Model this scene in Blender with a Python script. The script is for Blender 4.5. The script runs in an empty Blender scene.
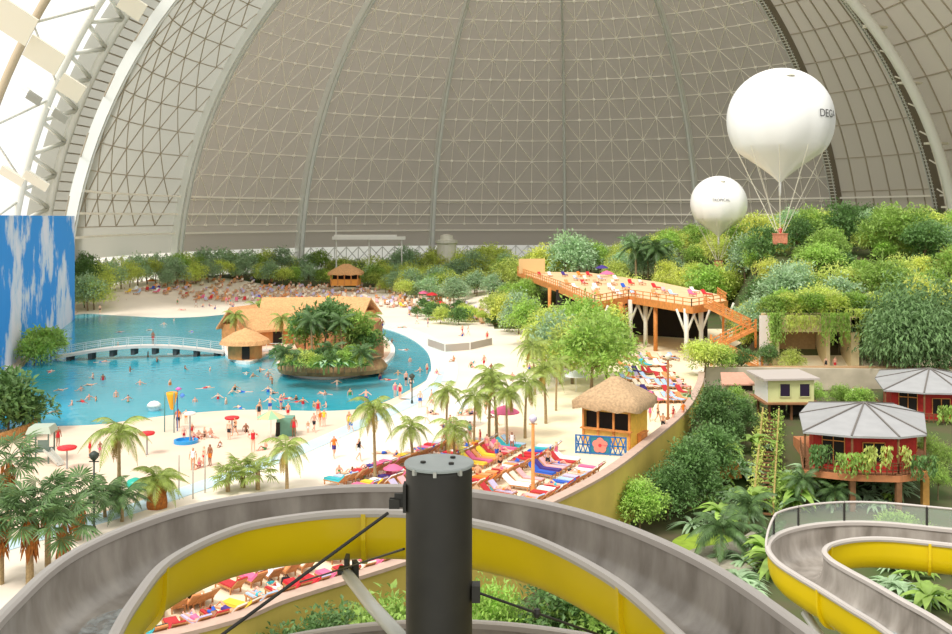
import bpy, math, random
from mathutils import Vector, Matrix
PI = math.pi
R_ = random.Random(7)
SC = bpy.context.scene
COL = SC.collection
F, HORIZON, EYE = 990.0, 217.0, 19.0


def G(px, py, z=0.0):
    """a point of the photograph, taken to lie at height z -> place in metres"""
    d = F * (EYE - z) / (py - HORIZON)
    return Vector(((px - 476) / F * d, d, z))


def lin(c):
    return tuple((v / 255 / 12.92 if v / 255 <= .04045 else ((v / 255 + .055) / 1.055) ** 2.4) for v in c) + (1.0,)


MATS = {}


def mat(name, c, rough=.6, var=0.0, scale=3.0, bump=0.0, metal=0.0, leaf=0.0, objvar=0.0, c2=None, spec=.5, coord='Object', detail=3.0):
    if name in MATS:
        return MATS[name]
    m = bpy.data.materials.new(name)
    m.use_nodes = True
    nt = m.node_tree
    N, L = nt.nodes, nt.links
    b = N['Principled BSDF']
    out = N['Material Output']
    col = lin(c)
    b.inputs['Base Color'].default_value = col
    b.inputs['Roughness'].default_value = rough
    b.inputs['Metallic'].default_value = metal
    b.inputs['Specular IOR Level'].default_value = spec
    src = None
    if var or c2 or bump:
        tc = N.new('ShaderNodeTexCoord')
        ns = N.new('ShaderNodeTexNoise')
        ns.inputs['Scale'].default_value = scale
        ns.inputs['Detail'].default_value = detail
        L.new(tc.outputs[coord], ns.inputs['Vector'])
        if var or c2:
            rp = N.new('ShaderNodeValToRGB')
            rp.color_ramp.elements[0].position = .3
            rp.color_ramp.elements[1].position = .7
            if c2:
                rp.color_ramp.elements[0].color = col
                rp.color_ramp.elements[1].color = lin(c2)
            else:
                rp.color_ramp.elements[0].color = tuple(v * (1 - var) for v in col[:3]) + (1,)
                rp.color_ramp.elements[1].color = tuple(min(1, v * (1 + var)) for v in col[:3]) + (1,)
            L.new(ns.outputs['Fac'], rp.inputs['Fac'])
            src = rp.outputs['Color']
        if bump:
            bp = N.new('ShaderNodeBump')
            bp.inputs['Strength'].default_value = bump
            bp.inputs['Distance'].default_value = .05
            L.new(ns.outputs['Fac'], bp.inputs['Height'])
            L.new(bp.outputs['Normal'], b.inputs['Normal'])
    if objvar:
        oi = N.new('ShaderNodeObjectInfo')
        mr = N.new('ShaderNodeMapRange')
        mr.inputs['To Min'].default_value = 1 - objvar
        mr.inputs['To Max'].default_value = 1 + objvar
        L.new(oi.outputs['Random'], mr.inputs['Value'])
        mx = N.new('ShaderNodeVectorMath')
        mx.operation = 'SCALE'
        if src:
            L.new(src, mx.inputs[0])
        else:
            mx.inputs[0].default_value = col[:3]
        L.new(mr.outputs['Result'], mx.inputs['Scale'])
        src = mx.outputs['Vector']
    if src:
        L.new(src, b.inputs['Base Color'])
    if leaf:
        tr = N.new('ShaderNodeBsdfTranslucent')
        tr.inputs['Color'].default_value = col
        if src:
            L.new(src, tr.inputs['Color'])
        ms = N.new('ShaderNodeMixShader')
        ms.inputs['Fac'].default_value = leaf
        L.new(b.outputs['BSDF'], ms.inputs[1])
        L.new(tr.outputs['BSDF'], ms.inputs[2])
        L.new(ms.outputs['Shader'], out.inputs['Surface'])
    MATS[name] = m
    return m


class MB:
    """collects shapes, links them as ONE mesh object"""

    def __init__(s):
        s.v, s.f, s.m = [], [], []

    def add(s, vs, fs, mi=0):
        o = len(s.v)
        s.v += [tuple(p) for p in vs]
        s.f += [tuple(i + o for i in f) for f in fs]
        s.m += [mi] * len(fs)
        return s

    def box(s, c, d, rz=0.0, mi=0, M=None, taper=1.0):
        x, y, z = d[0] / 2, d[1] / 2, d[2] / 2
        P = [Vector((sx * x * (taper if sz > 0 else 1), sy * y * (taper if sz > 0 else 1), sz * z)) for sz in (-1, 1) for sx, sy in ((-1, -1), (1, -1), (1, 1), (-1, 1))]
        T = Matrix.Translation(Vector(c)) @ (M.to_4x4() if M else Matrix.Rotation(rz, 4, 'Z'))
        return s.add([T @ p for p in P], [(3, 2, 1, 0), (4, 5, 6, 7), (0, 1, 5, 4), (1, 2, 6, 5), (2, 3, 7, 6), (3, 0, 4, 7)], mi)

    def beam(s, a, b, w, h=None, mi=0, up=(0, 0, 1)):
        a, b = Vector(a), Vector(b)
        d = b - a
        L = d.length
        if L < 1e-6:
            return s
        y = d / L
        u = Vector(up)
        if abs(y.dot(u)) > .98:
            u = Vector((1, 0, 0))
        x = y.cross(u).normalized()
        z = x.cross(y)
        M = Matrix((x, y, z)).transposed()
        return s.box((a + b) / 2, (w, L, h or w), mi=mi, M=M)

    def tube(s, pts, r, n=8, mi=0, caps=True):
        pts = [Vector(p) for p in pts]
        k = len(pts)
        rr = r if isinstance(r, (list, tuple)) else [r] * k
        t0 = (pts[1] - pts[0]).normalized()
        u = t0.orthogonal().normalized()
        vs = []
        for i, p in enumerate(pts):
            t = (pts[min(i + 1, k - 1)] - pts[max(i - 1, 0)]).normalized()
            u = (u - t * u.dot(t)).normalized()
            w = t.cross(u)
            vs += [p + (u * math.cos(2 * PI * j / n) + w * math.sin(2 * PI * j / n)) * rr[i] for j in range(n)]
        fs = [(i * n + j, i * n + (j + 1) % n, (i + 1) * n + (j + 1) % n, (i + 1) * n + j) for i in range(k - 1) for j in range(n)]
        if caps:
            fs += [tuple(range(n - 1, -1, -1)), tuple((k - 1) * n + j for j in range(n))]
        return s.add(vs, fs, mi)

    def lathe(s, prof, c=(0, 0, 0), n=20, mi=0):
        c = Vector(c)
        k = len(prof)
        vs = [c + Vector((r * math.cos(2 * PI * j / n), r * math.sin(2 * PI * j / n), z)) for r, z in prof for j in range(n)]
        fs = [(i * n + j, i * n + (j + 1) % n, (i + 1) * n + (j + 1) % n, (i + 1) * n + j) for i in range(k - 1) for j in range(n)]
        fs += [tuple(range(n - 1, -1, -1)), tuple((k - 1) * n + j for j in range(n))]
        return s.add(vs, fs, mi)

    def prism(s, poly, z0, z1, mi=0):
        n = len(poly)
        vs = [(p[0], p[1], z0) for p in poly] + [(p[0], p[1], z1) for p in poly]
        fs = [tuple(range(n - 1, -1, -1)), tuple(range(n, 2 * n))] + [(i, (i + 1) % n, n + (i + 1) % n, n + i) for i in range(n)]
        return s.add(vs, fs, mi)

    def strip(s, A, B, mi=0):
        """ruled surface between two polylines"""
        n = len(A)
        return s.add(list(A) + list(B), [(i, i + 1, n + i + 1, n + i) for i in range(n - 1)], mi)

    def mesh(s, name, mats, smooth=False):
        me = bpy.data.meshes.new(name)
        me.from_pydata(s.v, [], s.f)
        for m in (mats if isinstance(mats, (list, tuple)) else [mats]):
            me.materials.append(m)
        if any(s.m):
            me.polygons.foreach_set('material_index', s.m)
        if smooth:
            me.polygons.foreach_set('use_smooth', [True] * len(s.f))
        me.update()
        return me

    def build(s, name, mats, parent=None, smooth=False, link=True):
        o = bpy.data.objects.new(name, s.mesh(name, mats, smooth))
        if link:
            COL.objects.link(o)
        if parent:
            o.parent = parent
        return o


ITEMS = []          # (object, base label, add a landmark?)
KEEP = []           # children lists for prototypes


def tag(o, label, cat, group=None, kind=None, where=False):
    o['category'] = cat
    if group:
        o['group'] = group
    if kind:
        o['kind'] = kind
    o['label'] = label
    ITEMS.append([o, label, where])
    return o


def thing(name, label, cat, loc=(0, 0, 0), rz=0.0, group=None, where=False):
    o = bpy.data.objects.new(name, None)
    o.empty_display_size = .2
    COL.objects.link(o)
    o.location = loc
    o.rotation_euler = (0, 0, rz)
    return tag(o, label, cat, group, None, where)


def struct(name, mb, mats, label, smooth=False, cat='structure'):
    o = mb.build(name, mats, smooth=smooth)
    return tag(o, label, cat, None, 'structure')


class Proto:
    """a thing kept out of the scene, to be copied with its parts"""

    def __init__(s, name):
        s.root = bpy.data.objects.new(name, None)
        s.kids = []

    def part(s, name, mb, mats, smooth=False, parent=None, loc=None, rot=None, me=None, scale=None):
        o = bpy.data.objects.new(name, me or mb.mesh(name, mats, smooth))
        if loc is not None:
            o.location = loc
        if rot is not None:
            o.rotation_euler = rot
        if scale is not None:
            o.scale = scale
        s.kids.append((o, parent))
        return o

    def put(s, loc, rz=0.0, sc=1.0, label='', cat='', group=None, where=True, mats=None, sz=None):
        r = s.root.copy()
        COL.objects.link(r)
        r.location = loc
        r.rotation_euler = (0, 0, rz)
        r.scale = (sc, sc, sz if sz else sc)
        made = {}
        for o, par in s.kids:
            c = o.copy()
            COL.objects.link(c)
            c.parent = made[par] if par else r
            made[o] = c
            nm = c.name.split('.')[0]
            if mats and nm in mats:
                c.material_slots[0].link = 'OBJECT'
                c.material_slots[0].material = mats[nm]
        return tag(r, label, cat, group, None, where)


def catmull(P, n=8, closed=False):
    P = [Vector(p) for p in P]
    k = len(P)
    out = []
    for i in range(k if closed else k - 1):
        if closed:
            a, b, c, d = P[(i - 1) % k], P[i], P[(i + 1) % k], P[(i + 2) % k]
        else:
            a, b, c, d = P[max(i - 1, 0)], P[i], P[i + 1], P[min(i + 2, k - 1)]
        for j in range(n):
            t = j / n
            out.append(.5 * ((2 * b) + (c - a) * t + (2 * a - 5 * b + 4 * c - d) * t * t + (3 * b - a - 3 * c + d) * t ** 3))
    if not closed:
        out.append(P[-1])
    return out


def smooth01(a, b, x):
    t = max(0.0, min(1.0, (x - a) / (b - a)))
    return t * t * (3 - 2 * t)


def PX(px, py, d):
    """the place at distance d seen at a pixel"""
    return Vector(((px - 476) / F * d, d, EYE - (py - HORIZON) / F * d))


# ---- camera, light -------------------------------------------------------------------------------------------------
cam = bpy.data.cameras.new('camera')
co = bpy.data.objects.new('camera', cam)
COL.objects.link(co)
co.location = (0, 0, EYE)
co.rotation_euler = (PI / 2, 0, 0)
cam.sensor_width = 36
cam.lens = F / 952 * 36
cam.shift_y = -(317 - HORIZON) / 952
cam.clip_end = 2000
SC.camera = co
SC.view_settings.view_transform = 'Standard'
SC.view_settings.look = 'None'
SC.view_settings.gamma = 1
SC.view_settings.exposure = .26
w = bpy.data.worlds.new('daylight')
SC.world = w
w.use_nodes = True
bg = w.node_tree.nodes['Background']
bg.inputs['Color'].default_value = (1.0, .985, .95, 1)
# daylight falls in through the clear foil on one side of the hall; the far end behind the viewer is closed
tc_, dt_, mr_ = (w.node_tree.nodes.new(k) for k in ('ShaderNodeTexCoord', 'ShaderNodeVectorMath', 'ShaderNodeMapRange'))
dt_.operation = 'DOT_PRODUCT'
dt_.inputs[1].default_value = Vector((-.5, -.3, .8)).normalized()
mr_.interpolation_type = 'SMOOTHSTEP'
mr_.inputs['From Min'].default_value = -.5
mr_.inputs['From Max'].default_value = .02
mr_.inputs['To Min'].default_value = .02
mr_.inputs['To Max'].default_value = 1.02
w.node_tree.links.new(tc_.outputs['Generated'], dt_.inputs[0])
w.node_tree.links.new(dt_.outputs['Value'], mr_.inputs['Value'])
w.node_tree.links.new(mr_.outputs['Result'], bg.inputs['Strength'])
sl = bpy.data.lights.new('sun', 'SUN')
sl.energy = 2.3
sl.angle = math.radians(16)
sl.color = (1.0, .965, .92)
so = bpy.data.objects.new('sun', sl)
COL.objects.link(so)
so.rotation_euler = Vector((.34, .46, -.82)).to_track_quat('-Z', 'Y').to_euler()

# ---- materials -----------------------------------------------------------------------------------------------------
M_sand = mat('pale_sand', (238, 224, 205), .9, var=.06, scale=.15, bump=.05)
M_wet = mat('tan_wet_sand', (226, 203, 180), .85, var=.07, scale=.3)
M_band = mat('pale_blue_paving', (198, 222, 232), .5, var=.04, scale=.5)
M_pave = mat('yellowish_paving', (240, 224, 190), .8, var=.06, scale=.6)
M_soil = mat('garden_soil', (92, 82, 58), .95, c2=(70, 92, 40), scale=.35)
M_turf = mat('bright_turf', (140, 165, 50), .9, var=.2, scale=2)
M_gravel = mat('grey_gravel', (165, 158, 140), .9, var=.15, scale=3)
M_white = mat('white_paint', (238, 236, 228), .5)
M_cream = mat('cream_paint', (226, 220, 200), .6)
M_steel = mat('pale_steel', (196, 196, 186), .45, metal=.2)
M_dsteel = mat('dark_steel', (46, 44, 37), .55, var=.15, scale=4)
M_wood = mat('orange_timber', (214, 140, 72), .7, var=.18, scale=2)
M_wood2 = mat('brown_timber', (128, 88, 56), .8, var=.2, scale=3)
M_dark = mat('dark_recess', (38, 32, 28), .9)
M_coping = mat('pink_coping', (196, 168, 150), .7, var=.08, scale=2)
M_render = mat('yellow_render', (212, 186, 92), .8, var=.1, scale=.4)
M_trunk = mat('bark', (132, 112, 84), .9, var=.25, scale=6)
M_trunkp = mat('palm_bark', (158, 136, 98), .9, var=.25, scale=8)
M_husk = mat('husk_brown', (176, 112, 50), .9, var=.3, scale=6)
LEAF = [
    mat('leaf_deep', (110, 146, 82), .55, var=.45, scale=1.3, leaf=.35, objvar=.18),
    mat('leaf_mid', (166, 198, 98), .55, var=.4, scale=1.3, leaf=.38, objvar=.18),
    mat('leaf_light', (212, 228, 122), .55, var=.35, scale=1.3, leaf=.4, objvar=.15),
    mat('leaf_lime', (222, 230, 122), .55, var=.3, scale=1.3, leaf=.4, objvar=.12),
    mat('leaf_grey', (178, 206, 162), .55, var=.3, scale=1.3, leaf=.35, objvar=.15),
    mat('leaf_straw', (206, 188, 120), .7, var=.25, scale=1.3, leaf=.3),
]
M_frond = mat('palm_frond', (152, 170, 84), .5, var=.4, scale=2, leaf=.3, objvar=.15)
M_frondd = mat('dark_frond', (92, 122, 70), .5, var=.45, scale=2, leaf=.25, objvar=.15)
M_thatch = mat('thatch', (184, 154, 118), .95, var=.22, scale=5, bump=.4)
M_thatcho = mat('orange_thatch', (216, 164, 112), .95, var=.2, scale=4, bump=.4)
# ==== the ground ======================================================================================================
def P2(pts, z=0.0):
    return [G(x, y, z) for x, y in pts]


WALL_PX = [(180, 632), (290, 596), (405, 560), (485, 530), (560, 497), (610, 470), (650, 440), (685, 410), (700, 385), (703, 372)]
WALL = [Vector((-60, 22, .8)), Vector((-30, 33, .8))] + P2(WALL_PX, .8)
WALLC = catmull(WALL, 8)


def garden_z(x, y):
    return -4.2 + 3.0 * smooth01(80, 99, y) + .25 * math.sin(x * .31) * math.cos(y * .27)


def hill_z(x, y):
    a = x / max(y, 1)
    amp = 4.5 + 9.0 * smooth01(.06, .34, a)
    fr = 172 - 42 * smooth01(.25, .29, a)
    return (amp - (.0)) * smooth01(fr, fr + 60, y) * smooth01(-.03, .1, a) + 4.5 * smooth01(.275, .29, a) * smooth01(125, 130, y) * (1 - smooth01(fr, fr + 60, y))


def bank_z(x, y):
    return 2.6 * smooth01(78, 97, math.hypot(x - 18.1, y - 228)) * smooth01(196, 215, y) * (1 - smooth01(-5, 20, x))


def top_z(x, y):
    return max(hill_z(x, y), bank_z(x, y)) if y > 118 else .0


def grid(x0, x1, y0, y1, nx, ny, fz):
    b = MB()
    vs = []
    for j in range(ny + 1):
        for i in range(nx + 1):
            x, y = x0 + (x1 - x0) * i / nx, y0 + (y1 - y0) * j / ny
            vs.append((x, y, fz(x, y)))
    b.add(vs, [(j * (nx + 1) + i, j * (nx + 1) + i + 1, (j + 1) * (nx + 1) + i + 1, (j + 1) * (nx + 1) + i) for j in range(ny) for i in range(nx)])
    return b


struct('ground_garden', grid(-70, 140, -20, 122, 70, 48, garden_z), M_soil, 'dark planted garden ground below the terrace wall', True, 'ground')
slab = [(p.x, p.y) for p in WALLC] + [(28.2, 118), (120, 118), (120, 124), (-170, 124), (-170, 22)]
struct('ground_beach', MB().prism(slab, -5, 0.0), M_sand, 'cream sand of the big beach around the lagoon', False, 'ground')


def far_z(x, y):
    return max(bank_z(x, y), 0) if x / y < -.03 else max(hill_z(x, y) * smooth01(-.03, .0, x / y), bank_z(x, y), 0)


b = grid(-170, 170, 124, 345, 110, 80, lambda x, y: far_z(x, y))
o = b.build('ground_hill', [M_sand, M_soil, M_pave], smooth=True)
for p in o.data.polygons:
    c = p.center
    a = c.x / c.y
    if a > .02 and c.y > 168 or (a > .27 and c.y > 126) or (c.y > 268):
        p.material_index = 1
    elif a > .05 and c.y < 168:
        p.material_index = 2
tag(o, 'sand bank and planted hillside rising behind the lagoon', 'ground', None, 'structure')

# terrace paving laid along the wall
tin = catmull([Vector((-62, 26, .0)), Vector((-34, 40, 0))] + P2([(60, 640), (250, 560), (380, 500), (440, 478), (470, 435), (530, 400), (585, 372), (610, 350), (640, 338)], .0), 8)
pav = [(p.x, p.y) for p in WALLC[4:]] + [(p.x, p.y) for p in reversed(tin)]
struct('floor_terrace', MB().prism(pav, -.02, .12), M_pave, 'yellowish paved sunbathing terrace edged by the curved wall', False, 'floor')

# curved retaining wall with its coping
b = MB()
inn = [p + Vector((-.35, .3, 0)) for p in WALLC]
for A, z0, z1 in ((WALLC, -4.8, .62),):
    lo = [Vector((p.x + .07, p.y - .07, z0)) for p in A]
    hi = [Vector((p.x + .07, p.y - .07, z1)) for p in A]
    b.strip(lo, hi)
    b.strip([Vector((p.x, p.y, z1)) for p in inn], [Vector((p.x, p.y, 0)) for p in inn])
    b.strip(hi, [Vector((p.x, p.y, z1)) for p in inn])
struct('wall_terrace', b, M_render, 'yellow rendered curved retaining wall below the sunbathing terrace', False, 'wall')
b = MB()
oo = [p + Vector((.17, -.17, 0)) for p in WALLC]
ii = [p + Vector((-.42, .36, 0)) for p in WALLC]
for A, B, za, zb in ((oo, ii, .82, .82), (oo, oo, .62, .82), (ii, ii, .82, .6)):
    b.strip([Vector((p.x, p.y, za)) for p in A], [Vector((p.x, p.y, zb)) for p in B])
struct('trim_terrace', b, M_coping, 'pinkish flat coping along the top of the curved yellow wall', False, 'coping')

# ==== the lagoon ======================================================================================================
POOL_PX = [(75, 315), (52, 337), (22, 368), (-8, 396), (-60, 425), (-40, 432), (40, 427), (95, 425), (135, 420), (175, 415), (222, 411), (262, 410), (300, 411), (335, 411), (366, 408), (390, 400), (408, 391), (428, 379),
           (432, 368), (428, 352), (413, 340), (392, 331), (368, 326), (345, 321), (300, 316), (240, 314), (200, 317), (165, 318), (120, 316)]
pool = catmull(P2(POOL_PX), 5, True)
m = mat('lagoon_water', (72, 178, 196), .12, c2=(36, 158, 178), scale=.055, spec=.5)
nt = m.node_tree
tc = nt.nodes.new('ShaderNodeTexCoord')
ns = nt.nodes.new('ShaderNodeTexNoise')
ns.inputs['Scale'].default_value = .9
ns.inputs['Detail'].default_value = 4
bp = nt.nodes.new('ShaderNodeBump')
bp.inputs['Strength'].default_value = .35
bp.inputs['Distance'].default_value = .12
nt.links.new(tc.outputs['Object'], ns.inputs['Vector'])
nt.links.new(ns.outputs['Fac'], bp.inputs['Height'])
nt.links.new(bp.outputs['Normal'], nt.nodes['Principled BSDF'].inputs['Normal'])
struct('water_lagoon', MB().prism([(p.x, p.y) for p in pool], -.3, .05), m, 'turquoise water of the big bathing lagoon', False, 'water')


def ribbon(name, line, w0, w1, z, m, label, cat):
    """a flat raised strip from w0 to w1 sideways of a line"""
    b = MB()
    L = [Vector(p) for p in line]
    k = len(L)
    A, B = [], []
    for i, p in enumerate(L):
        t = (L[min(i + 1, k - 1)] - L[max(i - 1, 0)])
        n = Vector((t.y, -t.x, 0)).normalized()
        A.append(Vector((p.x, p.y, 0)) + n * w0)
        B.append(Vector((p.x, p.y, 0)) + n * w1)
    up = Vector((0, 0, z))
    b.strip([p + up for p in A], [p + up for p in B])
    b.strip(A, [p + up for p in A])
    b.strip(B, [p + up for p in B])
    return struct(name, b, m, label, False, cat)


# wet sand apron, pale band and white curb
apron = P2([(-60, 427), (40, 424), (135, 418), (222, 409), (300, 409), (366, 406), (408, 390), (434, 376), (424, 392), (398, 410), (352, 428), (292, 453), (200, 486), (120, 512), (60, 530), (-60, 560)])
struct('floor_apron', MB().prism([(p.x, p.y) for p in apron], -.02, .03), M_wet, 'tan wet sand apron between the lagoon and the pale blue strip', False, 'floor')
band = catmull(P2([(437, 372), (430, 388), (408, 404), (354, 427), (294, 453), (202, 486), (120, 513), (60, 530), (-40, 560)]), 8)
ribbon('trim_band', band, -.9, .9, .06, M_band, 'pale blue strip curving across the near beach', 'paving')
curb = catmull(P2([(345, 320), (370, 326), (394, 331), (415, 340), (430, 352), (435, 366), (433, 378), (424, 388), (405, 400)]), 8)
ribbon('trim_curb', curb, -.5, .5, .16, M_white, 'white curb around the far rounded end of the lagoon', 'curb')
shal = catmull(P2([(372, 322), (398, 327), (422, 336), (440, 349), (447, 366), (444, 382)]), 8)
ribbon('trim_shallows', shal, -1.4, 1.6, .05, mat('pale_aqua', (214, 228, 222), .5), 'pale aqua tiled margin outside the white curb', 'paving')
walk = catmull(P2([(76, 312), (50, 334), (20, 364), (-12, 392), (-60, 420)]), 6)
ribbon('floor_walkway', walk, -.4, 2.6, .3, mat('rose_stone', (222, 200, 182), .8, var=.08, scale=.8), 'pinkish stone walkway between sky wall and lagoon', 'walkway')

# ==== the painted sky wall ============================================================================================
m = bpy.data.materials.new('painted_sky')
m.use_nodes = True
nt = m.node_tree
N, L = nt.nodes, nt.links
b_ = N['Principled BSDF']
b_.inputs['Roughness'].default_value = .7
tc = N.new('ShaderNodeTexCoord')
mp = N.new('ShaderNodeMapping')
mp.inputs['Scale'].default_value = (.03, .075, .062)
mp.inputs['Location'].default_value = (0, 3.1, .55)
ns = N.new('ShaderNodeTexNoise')
ns.inputs['Scale'].default_value = 1.15
ns.inputs['Detail'].default_value = 6
ns.inputs['Roughness'].default_value = .62
rp = N.new('ShaderNodeValToRGB')
e = rp.color_ramp.elements
e[0].position, e[1].position = .505, .555
e[0].color, e[1].color = lin((44, 156, 240)), lin((222, 230, 248))
e2 = e.new(.62)
e2.color = lin((244, 240, 252))
L.new(tc.outputs['Object'], mp.inputs['Vector'])
L.new(mp.outputs['Vector'], ns.inputs['Vector'])
L.new(ns.outputs['Fac'], rp.inputs['Fac'])
L.new(rp.outputs['Color'], b_.inputs['Base Color'])
a0, a1 = Vector((-75.0, 184, 0)), Vector((-50, 92, 0))
d = (a1 - a0)
b = MB()
b.beam(a0 + d * .5 + Vector((0, 0, 9.6)) - d * .5, a1 + Vector((0, 0, 9.6)), .8, 19.2)
struct('wall_sky_mural', b, m, 'tall blue wall painted with white clouds beside the lagoon', False, 'wall')

# ==== white retaining wall behind the bungalows =======================================================================
b = MB()
wl = [Vector((27, 117, 0)), Vector((45, 115.5, 0)), Vector((70, 114, 0)), Vector((95, 112, 0))]
for p, q in zip(wl, wl[1:]):
    b.beam(p + Vector((0, 0, -.9)), q + Vector((0, 0, -.9)), .5, 4.4)
struct('wall_garden', b, mat('beige_plaster', (204, 192, 168), .85, c2=(176, 166, 144), scale=.5), 'beige plaster wall running behind the red bungalows', False, 'wall')

# ==== the dome ========================================================================================================
DC = Vector((18.1, 228, 0))
DR, DH = 105.1, 106.4
AZ = [-111, -69.7, -43.7, -18.3, 6.4, 30.7, 56.6, 76.5, 112]
AX = math.radians(5)
EX, EY = Vector((math.cos(AX), -math.sin(AX), 0)), Vector((math.sin(AX), math.cos(AX), 0))


def dome(az, ph, dr=0.0):
    a, p = math.radians(az), math.radians(ph)
    k = (DR + dr) / DR
    return DC + Vector((math.sin(a) * DR * k * math.cos(p), math.cos(a) * DR * k * math.cos(p), DH * k * math.sin(p)))


def barrel(side, s, ph, dr=0.0):
    p = math.radians(ph)
    k = (DR + dr) / DR
    return DC - EY * s + EX * (side * DR * k * math.cos(p)) + Vector((0, 0, DH * k * math.sin(p)))


M_memb = mat('membrane_taupe', (182, 174, 162), .85, leaf=.29)
M_memb2 = mat('membrane_pale', (200, 192, 176), .85, leaf=.35)
M_memb3 = mat('membrane_grey', (190, 190, 180), .85, leaf=.45)
M_lat = mat('lattice_paint', (252, 246, 232), .6)
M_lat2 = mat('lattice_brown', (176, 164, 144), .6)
M_rib = mat('rib_grey', (240, 242, 236), .5)
M_glaze = mat('milky_glazing', (246, 246, 240), .4, leaf=.8)
PH0, PH1 = 5.1, 66
WHERE = ['from the big white roof arch', 'behind the far beach', 'behind the beach pavilion', 'left of the middle', 'right of the middle', 'behind the smaller balloon', 'behind the big balloon and hillside', 'at the far end by the white duct']
LBL = ['grey roof membrane between the big arch and the first rib beside the sky wall', 'taupe roof membrane behind the far sand bank', 'taupe roof membrane rising over the beach pavilion', 'taupe roof membrane left of the near-vertical middle rib',
       'taupe roof membrane just right of the near-vertical middle rib', 'taupe roof membrane behind the two white balloons', 'pale square-gridded roof membrane right of the big balloon', 'pale roof membrane beyond the white duct']
for s in range(8):
    z0, z1 = AZ[s], AZ[s + 1]
    n = max(6, int((z1 - z0) / 3))
    b = MB()
    rows = 24
    vs = [dome(z0 + (z1 - z0) * i / n, PH0 + (PH1 - PH0) * j / rows, .9) for j in range(rows + 1) for i in range(n + 1)]
    b.add(vs, [(j * (n + 1) + i, j * (n + 1) + i + 1, (j + 1) * (n + 1) + i + 1, (j + 1) * (n + 1) + i) for j in range(rows) for i in range(n)])
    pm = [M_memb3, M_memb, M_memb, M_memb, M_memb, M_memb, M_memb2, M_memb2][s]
    pnl = struct('ceiling_panel', b, pm, LBL[s], True, 'roof')
    # lattice of slim bars in front of the cloth
    b = MB()
    cols = 8 if s == 0 else 6 if s >= 6 else 8
    rows = 17 if s == 0 else 11 if s >= 6 else 15
    ph = lambda j: 9 + (PH1 - 9) * j / rows
    az = lambda i: z0 + (z1 - z0) * i / cols
    q = lambda i, j: dome(az(i), ph(j), .74)
    th = .2
    for j in range(rows + 1):
        for i in range(cols + 1):
            if i < cols:
                b.beam(q(i, j), q(i + 1, j), th * (1.5 if s >= 6 else 1), mi=0)
            if j < rows and s > 0:
                b.beam(q(i, j), q(i, j + 1), th * (1.5 if s >= 6 else .8), mi=0)
            if i < cols and j < rows and s < 6:
                if s == 0:
                    o0, o1 = (0, .5) if j % 2 == 0 else (.5, 0)
                    b.beam(q(i + o0, j), q(i + o1, j + 1), .2)
                    b.beam(q(i + o0, j), q(i + o1 + (1 if o1 == 0 else -1), j + 1), .2)
                elif (i + j) % 2:
                    b.beam(q(i, j), q(i + 1, j + 1), th)
                else:
                    b.beam(q(i + 1, j), q(i, j + 1), th)
            if 0 < s < 6 and (i + j) % 2 == 0:
                b.box(q(i, j), (.7, .7, .7))
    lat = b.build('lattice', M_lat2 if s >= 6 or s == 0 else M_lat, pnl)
    # three ring purlins low down, and the joint line in the middle of the cloth
    for h in (7.7, 10.5, 13.1):
        b = MB()
        for i in range(12):
            b.beam(dome(z0 + (z1 - z0) * i / 12, h - 1.8 + 2, .0), dome(z0 + (z1 - z0) * (i + 1) / 12, h - 1.8 + 2, .0), .35, .5)
        b.build('ring_purlin', M_lat, pnl)
    # glazed strip under the cloth, with crossed bars
    b = MB()
    b.strip([dome(z0 + (z1 - z0) * i / 10, .5, .9) for i in range(11)], [dome(z0 + (z1 - z0) * i / 10, PH0, .9) for i in range(11)])
    g = struct('window_strip', b, M_glaze, LBL[s].replace('roof membrane', 'milky glazing strip at the foot of the membrane').replace('taupe ', '').replace('grey ', '').replace('pale square-gridded ', '').replace('pale ', '')[:95].rsplit(' ', 0)[0], True, 'window')
    b = MB()
    nb = max(8, int((z1 - z0) / 2.2))
    for i in range(nb):
        u0, u1 = z0 + (z1 - z0) * i / nb, z0 + (z1 - z0) * (i + 1) / nb
        for h0, h1 in ((.5, 2.8), (2.8, PH0)):
            b.beam(dome(u0, h0), dome(u1, h1), .22)
            b.beam(dome(u1, h0), dome(u0, h1), .22)
        b.beam(dome(u0, 2.8), dome(u1, 2.8), .22)
        b.beam(dome(u0, .5), dome(u0, PH0), .22)
    b.build('crossed_bars', mat('pale_bar', (206, 206, 198), .5), g)

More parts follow.
